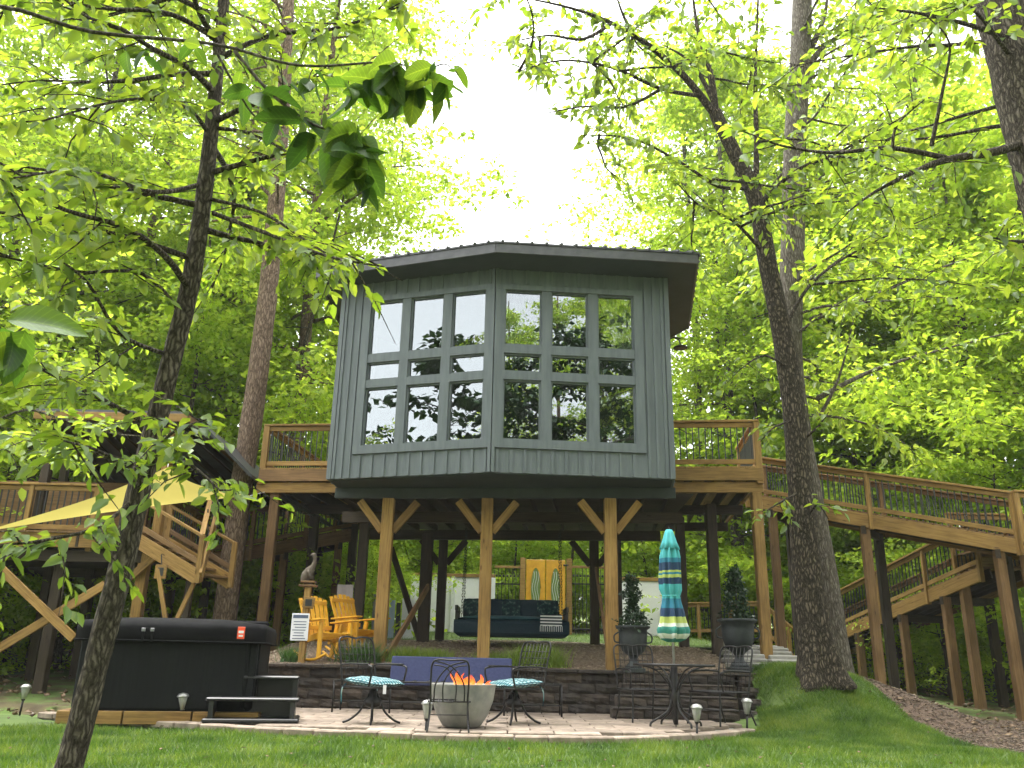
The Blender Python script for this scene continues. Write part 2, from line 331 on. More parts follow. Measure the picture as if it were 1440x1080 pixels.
def curve(pts, n=6):
    """smooth polyline through points (Catmull-Rom)"""
    p = [Vector(q) for q in pts]; out = []
    for i in range(len(p)-1):
        a, b, c, d = p[max(0, i-1)], p[i], p[i+1], p[min(len(p)-1, i+2)]
        for k in range(n):
            t = k/n; out.append(.5*((2*b)+(c-a)*t+(2*a-5*b+4*c-d)*t*t+(3*b-a-3*c+d)*t**3))
    out.append(p[-1]); return out
def copytree(o, parent=None):
    c = o.copy(); COL.objects.link(c); c.parent = parent
    for ch in list(o.children): copytree(ch, c)
    return c
def prism(name, poly, z0, z1, m, parent=None):
    n = len(poly); V = [(x, y, z0) for x, y in poly]+[(x, y, z1) for x, y in poly]
    Fc = [tuple(range(n-1, -1, -1)), tuple(range(n, 2*n))]+[(i, (i+1) % n, n+(i+1) % n, n+i) for i in range(n)]
    return mesh(name, V, Fc, m, parent)
# ------------------------------------------------------------------ ground
def hz(x, y):
    front = -.06-.76*sst(0, 1, (6.8-y)/6.8)
    if y < -2: front += .02*(y+2)
    ter = .62+.11*min(max(y-13.95, 0), 4)+.055*max(0, min(y-18, 8))+.06*max(0, y-26)
    side = -.06+.05*max(0, y-12)+.02*max(0, y-30)
    w = sst(-5.4, -4.0, x)*(1-sst(5.2, 8.0, x)) if y < 24 else 1-(1-sst(-5.4, -4.0, x)*(1-sst(5.2, 8.0, x)))*(1-sst(24, 34, y))
    y0, y1 = (13.9, 14.06) if x < 3.3 else (13.9-1.9*sst(3.3, 4.1, x), 14.06)
    stp = sst(y0, y1, y)
    back = side+(ter-side)*w
    z = front+(back-front)*stp if y >= y0 else front
    if y < y0 and y > 12: z = front
    z += .4*math.exp(-(((x-4.4)/1.1)**2+((y-12.6)/1.3)**2))
    if x < -5: z += -.02*(-5-x)*(1-sst(10, 25, y))
    if x > 5: z += -.035*min(x-5, 12)*(1-sst(16, 40, y))*(sst(2, 9, y))
    z += .03*math.sin(x*.9+1.3)*math.sin(y*.7) * (1 if y > 17 or x > 4 or x < -6 else .25)
    return z
def sheet(name, xs, ys, m, off, keep=lambda x, y: True, parent=None):
    V = []; idx = {}; Fc = []
    for j, y in enumerate(ys):
        for i, x in enumerate(xs):
            idx[i, j] = len(V); V.append((x, y, hz(x, y)+off))
    for j in range(len(ys)-1):
        for i in range(len(xs)-1):
            if keep((xs[i]+xs[i+1])/2, (ys[j]+ys[j+1])/2): Fc.append((idx[i, j], idx[i+1, j], idx[i+1, j+1], idx[i, j+1]))
    o = mesh(name, V, Fc, m, None, True); o['kind'] = 'structure'; return o
def grad(a, b, far, n=60):
    fine = list(np.arange(a, b+1e-6, .2)); return [float(v) for v in list(a-np.geomspace(far, .4, 22))+fine+list(b+np.geomspace(.4, far, 22))]
ys0 = [float(v) for v in list(-2-np.geomspace(150, .5, 18))+list(np.arange(-2, 13.8, .35))+[13.88, 13.96, 14.02, 14.08]+list(np.arange(14.4, 30, .5))+list(30+np.geomspace(.5, 220, 24))]
sheet('forest_floor', grad(-12, 12, 220), ys0, SOIL, -.05)
PATIO_F = lambda x: 9.6+(.23 if x > .3 else .055)*(x-.3)**2      # front edge of the patio, bowed out towards the lawn
def mulch_edge(y): return 5.6+.25*math.sin(y*1.1)-.12*(y-10)
def is_lawn(x, y):
    if x > mulch_edge(y): return False
    if x > 3.1+.25*max(0, y-11) and y < 14.6 or x > 3.05 and y < 11.4: return y < 14.6
    return y < PATIO_F(x)+.05
lx = [float(v) for v in np.arange(-11, 8.01, .16)]; ly = [float(v) for v in np.arange(-4, 14.7, .16)]
sheet('lawn', lx, ly, LAWN, 0, lambda x, y: is_lawn(x, y) and x > -9.5)
sheet('mulch_bed', [float(v) for v in np.arange(4, 11, .2)], [float(v) for v in np.arange(7, 15.5, .2)], MULCH, -.012, lambda x, y: x > mulch_edge(y)-.25 and x < 9+math.sin(y))
sheet('gravel_terrace', [float(v) for v in np.arange(-4.4, 4.0, .2)], [14.03]+[float(v) for v in np.arange(14.2, 19.6, .2)], GRAVELB, .01)
sheet('upper_lawn', [float(v) for v in np.arange(-8, 9.1, .3)], [float(v) for v in np.arange(19.2, 27.5, .3)], LAWN, .0)

# grass blades
rng = np.random.default_rng(5)
def blades(name, pts, h0, h1, w, m, lean=.45, parent=None, mul=1.0):
    n = len(pts); az = rng.uniform(0, 6.283, n); h = rng.uniform(h0, h1, n)*mul; ln = rng.normal(0, lean, (n, 2))*h[:, None]
    c, s = np.cos(az)*w, np.sin(az)*w
    a = pts+np.stack([c, s, np.zeros(n)], 1); b = pts-np.stack([c, s, np.zeros(n)], 1)
    t = pts+np.stack([ln[:, 0], ln[:, 1], h], 1)
    return npmesh(name, np.stack([a, b, t], 1), 3, [(0, 1, 2)], m, parent)
def scatter(n, x0, x1, y0, y1, ok):
    out = []
    rr = random.Random(9)
    while len(out) < n:
        x, y = rr.uniform(x0, x1), rr.uniform(y0, y1)
        if ok(x, y): out.append((x, y, hz(x, y)))
    return np.array(out)
gp = np.concatenate([scatter(120000, -8, 6, 6.2, 10.4, is_lawn), scatter(60000, 2.4, 6.2, 9.5, 14.5, is_lawn), scatter(12000, -8, 6, 3, 6.2, is_lawn), scatter(14000, -8, 9, 19.2, 26, lambda x, y: True)])
clump = .62+.38*np.sin(gp[:, 0]*3.1+np.sin(gp[:, 1]*2.3)*2)*np.sin(gp[:, 1]*4.3+gp[:, 0])
gb = blades('grass', gp, .03, .085, .0042, GRASSB, .6, mul=clump+.25); tag(gb, 'short green lawn grass growing before the patio and over the mound', 'grass', kind='stuff')
# stone chips, bark chips, dead leaves
def chips(name, pts, s0, s1, m, flat, label, cat):
    n = len(pts); q = rng.normal(size=(n, 3, 3)); ax = q[:, 0]/np.linalg.norm(q[:, 0], axis=1, keepdims=True)
    ax[:, 2] *= .35; b = np.cross(ax, q[:, 1]*np.array([.35, .35, 1])); b /= np.linalg.norm(b, axis=1, keepdims=True); c = np.cross(ax, b)
    s = rng.uniform(s0, s1, (n, 1)); p = pts+np.array([0, 0, s0*.4])
    V = np.stack([p+ax*s, p-ax*s, p+b*s*flat[0], p-b*s*flat[0], p+c*s*flat[1], p-c*s*flat[1]], 1)
    o = npmesh(name, V, 6, [(0, 2, 4), (2, 1, 4), (1, 3, 4), (3, 0, 4), (2, 0, 5), (1, 2, 5), (3, 1, 5), (0, 3, 5)], m); tag(o, label, cat, kind='stuff')
chips('gravel', scatter(9000, -4.2, 3.9, 14.1, 19.3, lambda x, y: True), .018, .05, PEBM, (.75, .55), 'brown river gravel spread on the terrace under the cabin', 'gravel')
chips('bark_chips', scatter(12000, 4.6, 9, 8, 15, lambda x, y: x > mulch_edge(y)-.1), .018, .055, CHIP, (.25, .12), 'shredded brown bark chips covering the bed beside the lawn', 'mulch')
chips('lawn_litter', scatter(160, -7, 6, 6.5, 13, is_lawn)+np.array([0, 0, .035]), .015, .035, LITTER, (.6, .08), 'scattered dry leaf bits lying on the lawn', 'leaf litter')
chips('leaf_litter', scatter(6000, -14, 16, 12, 40, lambda x, y: x < -4.5 or x > 5.5 or y > 27), .04, .09, LITTER, (.6, .08), 'dry brown fallen leaves strewn on the woodland floor', 'leaf litter')
# ------------------------------------------------------------------ patio, retaining wall, steps
rnd = random.Random(3)
edge = [(x, PATIO_F(x)) for x in [float(v) for v in np.arange(-6, 3.06, .3)]]
pat = prism('patio', edge+[(3.05, 13.95), (-6, 13.95)], -.16, -.03, CONC); pat['kind'] = 'structure'
row = 0
y = 9.8
while y < 13.8:
    x = -5.95+(.26 if row % 2 else 0)
    while x < 2.75:
        if y-.17 > PATIO_F(x)+.16 and y-.17 > PATIO_F(x+.52)+.16:
            box('paver', (x+.26, y, -.004+rnd.uniform(-.003, .003)), (.508, .338, .05), PAVER, pat, .008)
        x += .52
    row += 1; y += .35
t = 0; x = -6
while x < 2.9:                                     # soldier course along the bowed front edge
    x2 = x; 
    while math.hypot(x2-x, PATIO_F(x2)-PATIO_F(x)) < .36: x2 += .01
    c = Vector(((x+x2)/2, (PATIO_F(x)+PATIO_F(x2))/2, 0)); d = Vector((x2-x, PATIO_F(x2)-PATIO_F(x), 0)).normalized(); nn = Vector((-d.y, d.x, 0))
    box('edge_stone', c+nn*.06+Vector((0, 0, -.02+rnd.uniform(-.006, .006))), (.348, .2, .075), PAVER, pat, .012, math.atan2(d.y, d.x)); x = x2
def rough_block(L, w, h, seed):
    k = ('blk', round(L, 2), w, h, seed)
    if k not in BOXC:
        bm = bmesh.new(); bmesh.ops.create_cube(bm, size=1); bmesh.ops.scale(bm, vec=(L, w, h), verts=bm.verts)
        fr = [f for f in bm.faces if f.normal.y < -.9]
        r = random.Random(seed); res = bmesh.ops.subdivide_edges(bm, edges=fr[0].edges[:], cuts=2, use_grid_fill=True)
        for v in bm.verts:
            if v.co.y < -w/2+.001:
                inside = abs(v.co.x) < L/2-.01 and abs(v.co.z) < h/2-.01
                v.co.y += r.uniform(-.035, -.012) if inside else r.uniform(.0, .012)
        me = bpy.data.meshes.new('block'); bm.to_mesh(me); bm.free(); me.materials.append(BLOCK); BOXC[k] = me
    return BOXC[k]
wall = thing('retaining_wall', 'low dark brown split-face block retaining wall behind the patio', 'wall', (-1.4, 13.9, 0))
for c in range(4):
    x = -4.5-(.21 if c % 2 else 0)
    while x < 1.75:
        o = link('block', rough_block(.415, .24, .147, rnd.randrange(7)), wall)
        o.location = Vector((x+.21, 13.93+.012*c+rnd.uniform(-.006, .006), .073+.15*c))-wall.location
        x += .42
x = -4.5
while x < 1.8:
    box('cap_stone', (x+.28, 13.93, .625+rnd.uniform(-.003, .003)), (.553, .31, .055), BLOCK, wall, .012, rnd.uniform(-.01, .01)); x += .56
steps = thing('block_steps', 'dark brown block steps climbing from the patio beside the urn', 'steps', (2.3, 13.3, 0))
for i in range(4):
    x0, x1 = 1.5+.1*i, 3.3+.06*i; yf = 12.75+.29*i; n = 4; L = (x1-x0)/n
    for k in range(n):
        o = link('step_block', rough_block(L-.01, .3, .145, rnd.randrange(7)), steps); o.location = Vector((x0+L*(k+.5), yf+.15, .073+.155*i))-steps.location
    box('tread', ((x0+x1)/2, yf+.16, .152+.155*i), (x1-x0-.03, .34, .028), BLOCK, steps, .008)
    if i: box('step_core', ((x0+x1)/2+.02, yf+.5, .07+.155*i-.155), (x1-x0-.1, .5, .14), BLOCK, steps, 0)
cheek = thing('end_pier', 'short block pier under the tall urn at the head of the steps', 'pier', (3.62, 13.95, 0))
for c in range(4):
    for k in range(2):
        o = link('block', rough_block(.34, .3, .147, rnd.randrange(7)), cheek); o.location = (-.16+.345*k+(.03 if c % 2 else 0), 0, .073+.15*c)
for i in range(4):
    for c in range(i+1):
        o = link('side_block', rough_block(.26, .29, .147, rnd.randrange(7)), cheek); o.location = Vector((3.5+.06*i, 12.9+.285*i, .073+.15*c))-cheek.location
box('cap_stone', (3.64, 13.97, .63), (.78, .62, .05), BLOCK, cheek, .012)
path = thing('stone_path', None, None, (4.2, 15, .8)); path['kind'] = 'structure'
for i in range(10):
    y = 14.35+.75*i; x = 4.15+.16*i
    for k in range(2):
        xx = x-.28+.6*k+rnd.uniform(-.03, .03); box('flagstone', (xx, y+rnd.uniform(-.05, .05), max(hz(xx-.2, y), hz(xx+.2, y), hz(xx, y+.3))+.02), (.56, .68, .09), FLAG, path, .02, rnd.uniform(-.1, .1))
# ------------------------------------------------------------------ cabin
C0, HL, HR = Vector((-.31, 13.26, 0)), Vector((-3.08, 14.12, 0)), Vector((2.66, 13.5, 0))
ZB, ZT = 3.6, 7.14
cabin = thing('treehouse_cabin', 'grey-green board and batten treehouse cabin with a bowed wall of windows', 'treehouse', (-.2, 15.5, 3.4))
rows = [(4.14, 5.16), (5.30, 5.62), (5.77, 6.76)]; cols = [(.055, .265), (.32, .53), (.585, .795)]; OUT = .845
def lface(A, B, left):
    d = (B-A); L = d.length; u = d/L; n = Vector((u.y, -u.x, 0)); n = n if n.y < 0 else -n
    def pt(s, z, off=0): q = A+u*s+n*off; return Vector((q.x, q.y, z))
    T = .14
    def slab(name, s0, s1, z0, z1, off0=-T, off1=0, m=SIDING, par=cabin):
        v = [pt(s, z, o) for o in (off0, off1) for z in (z0, z1) for s in (s0, s1)]
        return mesh(name, v, [(0, 1, 3, 2), (4, 6, 7, 5), (0, 4, 5, 1), (2, 3, 7, 6), (0, 2, 6, 4), (1, 5, 7, 3)], m, par)
    slab('wall_panel', 0, L, ZB, 4.04); slab('wall_panel', 0, L, 6.87, ZT+.1); slab('wall_panel', OUT*L, L, 4.04, 6.87)
    # casing round the glazing
    slab('sill', .012, OUT*L, 4.0, rows[0][0], -.13, .045); slab('head_casing', .012, OUT*L, rows[2][1], 6.86, -.13, .045)
    slab('side_casing', cols[2][1]*L, OUT*L-.002, rows[0][0], rows[2][1], -.13, .04); slab('corner_casing', .004, cols[0][0]*L, rows[0][0], rows[2][1], -.13, .038)
    for i in range(2): slab('mullion', cols[i][1]*L, cols[i+1][0]*L, rows[0][0], rows[2][1], -.12, .03)
    for i in range(2):
        for c in range(3): slab('transom', cols[c][0]*L, cols[c][1]*L, rows[i][1], rows[i+1][0], -.12, .027)
    for (z0, z1) in rows:
        for (a, b) in cols:
            s0, s1 = a*L, b*L
            p = slab('window_pane', s0+.008, s1-.008, z0+.008, z1-.008, -.052, -.046, GLASS)
            w = .026; gs = []
            for (q0, q1, r0, r1) in ((s0, s0+w, z0, z1), (s1-w, s1, z0, z1), (s0+w, s1-w, z0, z0+w), (s0+w, s1-w, z1-w, z1)):
                v = [pt(s, z, o) for o in (-.075, -.012) for z in (r0, r1) for s in (q0, q1)]
                gs.append((v, [(0, 1, 3, 2), (4, 6, 7, 5), (0, 4, 5, 1), (2, 3, 7, 6), (0, 2, 6, 4), (1, 5, 7, 3)]))
            v, f = join(*gs); mesh('sash', v, f, SIDING, p)
    k = 0; s = .1
    while s < OUT*L:
        slab('batten', s-.024, s+.024, ZB+.003, 3.985, .0005, .022); slab('batten', s-.024, s+.024, 6.875, ZT+.02, .0005, .022); s += .222
    for s in (OUT*L+.06, OUT*L+.2, OUT*L+.34): 
        if s < L-.06: slab('batten', s-.024, s+.024, ZB+.003, ZT+.02, .0005, .022)
    slab('corner_board', L-.075, L+.006, ZB-.004, ZT+.02, -.08, .03)
    slab('corner_board', .0, .05, ZB-.003, ZT+.02, -.02, .047)
lface(C0, HL, True); lface(C0, HR, False)
plan = [HR, Vector((2.95, 15.7, 0)), Vector((2.0, 17.6, 0)), Vector((-1.9, 18.0, 0)), Vector((-2.95, 16.6, 0)), HL]
for i in range(5):
    A, B = plan[i], plan[i+1]; d = B-A; L = d.length; u = d/L; n = Vector((u.y, -u.x, 0))
    v = [Vector((q.x, q.y, z)) for q in (A, B, A-n*.14, B-n*.14) for z in (ZB, ZT+.1)]
    mesh('wall_panel', v, [(0, 2, 3, 1), (4, 5, 7, 6), (0, 1, 5, 4), (2, 6, 7, 3), (1, 3, 7, 5), (0, 4, 6, 2)], SIDING, cabin)
    for k in range(1, int(L/.3)): beam('batten', A+u*k*.3+n*.011+Vector((0, 0, ZB)), A+u*k*.3+n*.011+Vector((0, 0, ZT)), .048, .022, SIDING, cabin, 0, n)
body = [(C0.x, C0.y+.15), (HR.x-.15, HR.y+.14)]+[(q.x*.95, (q.y-15.5)*.95+15.5) for q in plan[1:5]]+[(HL.x+.15, HL.y+.14)]
INT = simple('dim_interior', [(.09, .08, .07), (.13, .115, .1)], 3, .8)
prism('floor', body, 3.63, 3.72, INT, cabin); prism('ceiling', body, ZT-.04, ZT+.06, INT, cabin)
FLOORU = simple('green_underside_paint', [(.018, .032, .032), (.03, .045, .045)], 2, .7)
under = [(C0.x, C0.y+.04), (HR.x-.03, HR.y+.05)]+[(q.x*.985, q.y) for q in plan[1:5]]+[(HL.x+.03, HL.y+.05)]
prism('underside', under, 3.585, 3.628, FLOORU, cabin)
# swagged curtains behind the right-hand panes
for (sa, sb) in ((.6, .8), (.07, .2)):
    V, Fc = [], []; d = HR-C0
    for j in range(15):
        tz = j/14; z = 6.85-tz*1.25
        wd = 1-.75*tz if sa > .5 else 1-.6*tz
        for i in range(29):
            ti = i/28; s = (sb-(sb-sa)*(1-ti)*wd) if sa > .5 else sa+(sb-sa)*ti*wd
            q = C0+d*s; V.append((q.x, q.y+.3+.03*math.sin(i*1.6+tz*2), z))
    for j in range(14):
        for i in range(28): Fc.append((j*29+i, j*29+i+1, (j+1)*29+i+1, (j+1)*29+i))
    mesh('curtain', V, Fc, CURT, cabin, True)
# roof with overhanging eaves
E0, ER, EL = Vector((-.32, 12.62, 0)), Vector((3.06, 12.88, 0)), Vector((-3.5, 13.75, 0))
eave = [E0, ER, Vector((3.5, 15.75, 0)), Vector((2.4, 18.2, 0)), Vector((-2.2, 18.6, 0)), Vector((-3.5, 16.9, 0)), EL]
apex = Vector((-.05, 15.7, 8.05)); zf0, zf1 = 7.12, 7.33
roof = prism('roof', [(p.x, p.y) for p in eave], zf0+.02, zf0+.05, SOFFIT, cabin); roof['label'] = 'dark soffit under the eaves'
V = [(p.x*1.012, (p.y-15.5)*1.012+15.5, zf1) for p in eave]+[tuple(apex)]; n = len(eave)
mesh('roof_panel', V+[(x, y, z-.03) for x, y, z in V], [(i, (i+1) % n, n) for i in range(n)]+[((i+1) % n+n+1, i+n+1, 2*n+1) for i in range(n)]+[(i, i+n+1, (i+1) % n+n+1, (i+1) % n) for i in range(n)], ROOFM, roof)
for i in range(n):
    A, B = eave[i], eave[(i+1) % n]
    beam('fascia', Vector((A.x, A.y, (zf0+zf1)/2)), Vector((B.x, B.y, (zf0+zf1)/2-.001*i)), .03, zf1-zf0-.03, ROOFM, roof, .004)
    d = B-A; L = d.length; m_ = int(L/.23)
    for k in range(m_):
        q = A+d*((k+.5)/m_); q = Vector((q.x*1.012, (q.y-15.5)*1.012+15.5, zf1+.006)); e2 = q+(apex-q)*.93
        mid = q+(apex-q)*(.9*min(1, 2*min((k+.5)/m_, 1-(k+.5)/m_)))
        beam('roof_rib', q-(apex-q).normalized()*.02, mid, .04, .035, ROOFM, roof, 0)
sh = thing('shower_head', 'black rain shower head on a curved arm at the cabin corner', 'shower', P(940, 478, 14.3))
b0 = P(939, 478, 14.3); b1 = P(957, 489, 14.2)
tube('arm', curve([b0+Vector((-.2, .1, .0)), b0, b0+Vector((.1, 0, .04)), Vector((b1.x-.02, b1.y, b1.z+.14)), Vector((b1.x, b1.y, b1.z+.02))]), .012, BLACK, sh)
lathe('rose', [(.02, .06), (.04, .03), (.12, .012), (.125, -.01), (.11, -.015), (.0, -.016)], BLACK, sh, 24, b1)
# ------------------------------------------------------------------ main deck, posts
deck = thing('raised_deck', 'raised pine deck on tall posts carrying the cabin, with black balusters', 'deck', (0, 15, .7))
def railing(par, A, B, hgt=.92, w=.09, gap=.115, endposts=(1, 1), m=WOOD, midposts=0, down=.3):
    A, B = Vector(A), Vector(B); Z = Vector((0, 0, 1)); d = B-A; n = max(2, int(Vector((d.x, d.y, 0)).length/gap))
    beam('top_rail', A+Z*(hgt-.02), B+Z*(hgt-.02), .14, .038, m, par, .004, ext=.05); beam('upper_rail', A+Z*(hgt-.09), B+Z*(hgt-.09), .038, .089, m, par, .004)
    beam('lower_rail', A+Z*.12, B+Z*.12, .038, .089, m, par, .004)
    bl = hgt-.09-.12
    for k in range(1, n):
        q = A+d*(k/n); beam('baluster', q+Z*.11, q+Z*(.11+bl), .019, .019, BALU, par, 0)
    ts = [t for t, f in ((0, endposts[0]), (1, endposts[1])) if f]+[(k+1)/(midposts+1) for k in range(midposts)]
    for t in ts:
        q = A+d*t; beam('rail_post', q-Z*down, q+Z*(hgt-.041), w, w, m, par)
FZ = 4.27
ca, sa_ = math.cos(R(-6.5)), math.sin(R(-6.5))
def dk(u, v):  # deck frame: u along the front (right positive), v backwards
    return Vector((0+u*ca-v*sa_*1, 16.02+u*sa_+v*ca, 0))
def dz(u, v, z): q = dk(u, v); return Vector((q.x, q.y, z))
for (u0, u1) in ((-5.0, -2.85), (2.9, 4.72)):
    beam('rim_board', dz(u0, 0, FZ-.13), dz(u1, 0, FZ-.13), .045, .235, WOODB if u0 < 0 else WOOD, deck)
    beam('front_beam', dz(u0-.05, .09, FZ-.36), dz(u1, .09, FZ-.36), .09, .2, WOOD, deck)
    nb = int((u1-u0)/.142)
    for k in range(nb): beam('deck_board', dz(u0+.07+k*.142, -.02, FZ+.003), dz(u0+.07+k*.142, 5.2, FZ+.003), .136, .032, WOOD, deck, .003)
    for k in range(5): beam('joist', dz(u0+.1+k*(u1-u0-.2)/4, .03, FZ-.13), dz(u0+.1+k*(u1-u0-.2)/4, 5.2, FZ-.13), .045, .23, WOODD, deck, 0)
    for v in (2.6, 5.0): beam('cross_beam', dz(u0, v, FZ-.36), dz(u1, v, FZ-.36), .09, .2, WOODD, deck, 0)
beam('side_rim', dz(4.72, .03, FZ-.13), dz(4.72, 5.2, FZ-.13), .045, .235, WOOD, deck); beam('side_rim', dz(-5.0, .03, FZ-.13), dz(-5.0, 5.2, FZ-.13), .045, .235, WOOD, deck)
railing(deck, dz(-4.95, .05, FZ), dz(-3.2, .05, FZ), w=.12); railing(deck, dz(3.0, .05, FZ), dz(4.66, .05, FZ), w=.12, endposts=(1, 1))
railing(deck, dz(-4.95, .17, FZ), dz(-4.95, 4.2, FZ), endposts=(0, 1), midposts=1); railing(deck, dz(4.66, .17, FZ), dz(4.66, 2.2, FZ), endposts=(0, 1))
railing(deck, dz(-4.9, 5.1, FZ), dz(4.6, 5.1, FZ), midposts=4)
# under the cabin: header, floor joists, posts with knee braces
hb = lambda x: 14.43-.114*x
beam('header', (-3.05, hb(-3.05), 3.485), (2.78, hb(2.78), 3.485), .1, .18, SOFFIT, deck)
for k in range(15):
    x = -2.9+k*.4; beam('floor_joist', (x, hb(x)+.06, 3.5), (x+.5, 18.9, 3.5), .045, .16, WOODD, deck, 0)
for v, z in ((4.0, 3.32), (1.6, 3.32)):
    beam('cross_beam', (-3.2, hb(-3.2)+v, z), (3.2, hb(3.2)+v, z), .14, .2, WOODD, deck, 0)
def post(px, py, Y, ztop, w, m, brace=0, name='post'):
    b = P(px, py, Y); z0 = hz(b.x, b.y)-.1
    beam(name, (b.x, b.y, z0), (b.x, b.y, ztop), w, w, m, deck, .01, (0, 1, 0))
    for s in ((-1, 1) if brace else ()):
        beam('knee_brace', (b.x+s*(w/2-.01), b.y, ztop-.56), (b.x+s*(w/2+.4), b.y, ztop-.05), .09, .13, m, deck, .005)
    return b
for px in (541, 683, 859): b = P(px, 800, 14.5); post(px, 800, hb(b.x)+.01, 3.39, .2, WOOD, 1)
post(1070, 800, 15.62, FZ-.46, .18, WOOD); post(377, 800, 16.75, FZ-.46, .18, WOODB)
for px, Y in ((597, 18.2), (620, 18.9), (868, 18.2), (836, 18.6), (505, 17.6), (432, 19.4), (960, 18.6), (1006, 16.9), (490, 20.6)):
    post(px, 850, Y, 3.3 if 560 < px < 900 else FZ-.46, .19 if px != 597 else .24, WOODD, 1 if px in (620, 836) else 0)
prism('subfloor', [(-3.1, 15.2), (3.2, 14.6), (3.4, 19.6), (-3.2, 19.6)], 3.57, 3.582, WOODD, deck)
beam('diagonal_brace', P(545, 922, 14.75), P(602, 825, 17.6), .05, .13, WOODB, deck); beam('diagonal_brace', P(550, 770, 17.5), P(590, 900, 18.2), .05, .13, WOODD, deck)
beam('diagonal_brace', P(838, 800, 17), P(853, 905, 14.6), .05, .09, WOODB, deck)
# ------------------------------------------------------------------ sloping walkway on the right, stair flight beneath it
def gangway(name, label, A, B, wid, par_posts, rz_m=WOOD, side=1, mids=2, hgt=.88):
    A, B = Vector(A), Vector(B); r = thing(name, label, 'walkway', ((A+B)/2*1))
    r.location.z = min(hz(A.x, A.y), hz(B.x, B.y)); d = (B-A).normalized(); n = Vector((-d.y, d.x, 0)).normalized()*side; Z = Vector((0, 0, 1))
    for o in (0, wid): beam('stringer', A+n*o-Z*.14, B+n*o-Z*.14, .05, .27, rz_m, r)
    L = (B-A).length; k = 0
    while k*.15 < L-.1:
        q = A+d*(k*.15+.08); beam('deck_board', q-n*.02+Z*.01, q+n*(wid+.02)+Z*.01, .14, .03, WOODB, r, 0); k += 1
    for k in range(1, 5): beam('joist', A+n*(wid*k/5)-Z*.12, B+n*(wid*k/5)-Z*.12, .04, .2, WOODD, r, 0)
    for o in (0, wid): railing(r, A+n*o, B+n*o, hgt, midposts=mids, m=rz_m if o == 0 else WOODB)
    for t in par_posts:
        for o in (.06, wid-.06):
            q = A+(B-A)*t+n*o; beam('post', (q.x, q.y, hz(q.x, q.y)-.15), (q.x, q.y, q.z-.27), .16, .16, WOODB if o < .5 else WOODD, r, .008)
        beam('cross_beam', A+(B-A)*t-Z*.34-n*.05, A+(B-A)*t+n*(wid+.05)-Z*.34, .09, .16, WOODD, r, 0)
    return r
Ra = P(1066, 700, 18.4); Rb = P(1432, 762, 15.6)
gangway('sloping_walkway', 'long pine walkway with black balusters sloping down from the deck past the mossy trunk', Ra+Vector((-.2, .1, .1)), Rb+Vector((0, 0, .05)), 1.25, (.1, .47, .93), side=1, mids=1)
lp = Rb+Vector((0, 0, .05)); land = thing('walkway_landing', 'square pine landing where the walkway turns back', 'landing', (lp.x+.7, lp.y+.6, hz(lp.x+.7, lp.y+.6)))
for k in range(11): beam('deck_board', lp+Vector((.1+k*.15, -.1, -.02)), lp+Vector((.1+k*.15, 2.4, -.02)), .14, .03, WOODB, land, 0)
for a, b in (((.03, -.1), (1.7, -.1)), ((1.7, -.1), (1.7, 2.4)), ((.03, 2.4), (1.7, 2.4))):
    beam('rim_board', lp+Vector((*a, -.16)), lp+Vector((*b, -.16)), .05, .26, WOOD, land); railing(land, lp+Vector((*a, 0)), lp+Vector((*b, 0)), .88)
for x, y in ((.1, 0), (1.6, 0), (.1, 2.3), (1.6, 2.3)):
    q = lp+Vector((x, y, 0)); beam('post', (q.x, q.y, hz(q.x, q.y)-.15), (q.x, q.y, q.z-.3), .17, .17, WOODB, land, .008)
Sa = P(1378, 797, 17.3); Sb = P(1135, 905, 23.5)
gangway('lower_walkway', 'lower flight of pine walkway doubling back under the sloping one', Sa, Sb, 1.2, (.18, .4, .66), side=-1, mids=3, hgt=.9)
fr = thing('low_railing', 'low pine railing with black balusters along the path behind the mossy trunk', 'railing', (5.5, 23.5, hz(5.5, 23.5)))
q0 = Vector((Sb.x-.1, Sb.y+.1, hz(Sb.x, Sb.y)+.25)); q1 = P(1075, 893, 24.2); railing(fr, q0, q1, .9, midposts=2, down=.7); railing(fr, q1, P(940, 893, 25.4), .9, midposts=2, down=.7)
# ------------------------------------------------------------------ left lookout deck with roof, stair and link bridge
LZ = P(100, 770, 15.5).z+.25
look = thing('lookout_deck', 'second treehouse platform with cross-braced posts under a dark pitched roof', 'treehouse', (-8.3, 16.5, 0))
def lk(px, Y, z): q = P(px, 760, Y); return Vector((q.x, Y, z))
xl, xr, yf, yb = -11.2, -6.65, 15.4, 19.4
beam('rim_board', (xl, yf, LZ-.12), (xr, yf+.12, LZ-.12), .05, .26, WOOD, look); beam('rim_board', (xr, yf+.15, LZ-.12), (xr, yb, LZ-.12), .05, .26, WOODB, look)
for k in range(31): beam('deck_board', (xl+.07+k*.148, yf, LZ+.02), (xl+.07+k*.148, yb, LZ+.02), .14, .03, WOODB, look, 0)
for k in range(9): beam('joist', (xl+.2+k*.54, yf+.05, LZ-.13), (xl+.2+k*.54, yb, LZ-.13), .045, .22, WOODD, look, 0)
prism('underside', [(xl+.1, yf+.4), (xr-.1, yf+.4), (xr-.1, yb), (xl+.1, yb)], LZ-.29, LZ-.25, WOODD, look)
for v in (yf+.3, yb-.3): beam('cross_beam', (xl, v, LZ-.38), (xr, v, LZ-.38), .1, .2, WOODD, look)
for px, Y, m, to in ((193, 15.75, WOOD, LZ-.3), (60, 18.6, WOODD, LZ-.3), (235, 19, WOODD, LZ-.3), (75, 16, WOODD, LZ-.3), (-60, 15.8, WOODB, LZ-.3), (120, 19.1, WOODD, LZ-.3)):
    q = P(px, 860, Y); beam('post', (q.x, Y, hz(q.x, Y)-.15), (q.x, Y, to), .18, .18, m, look, .01)
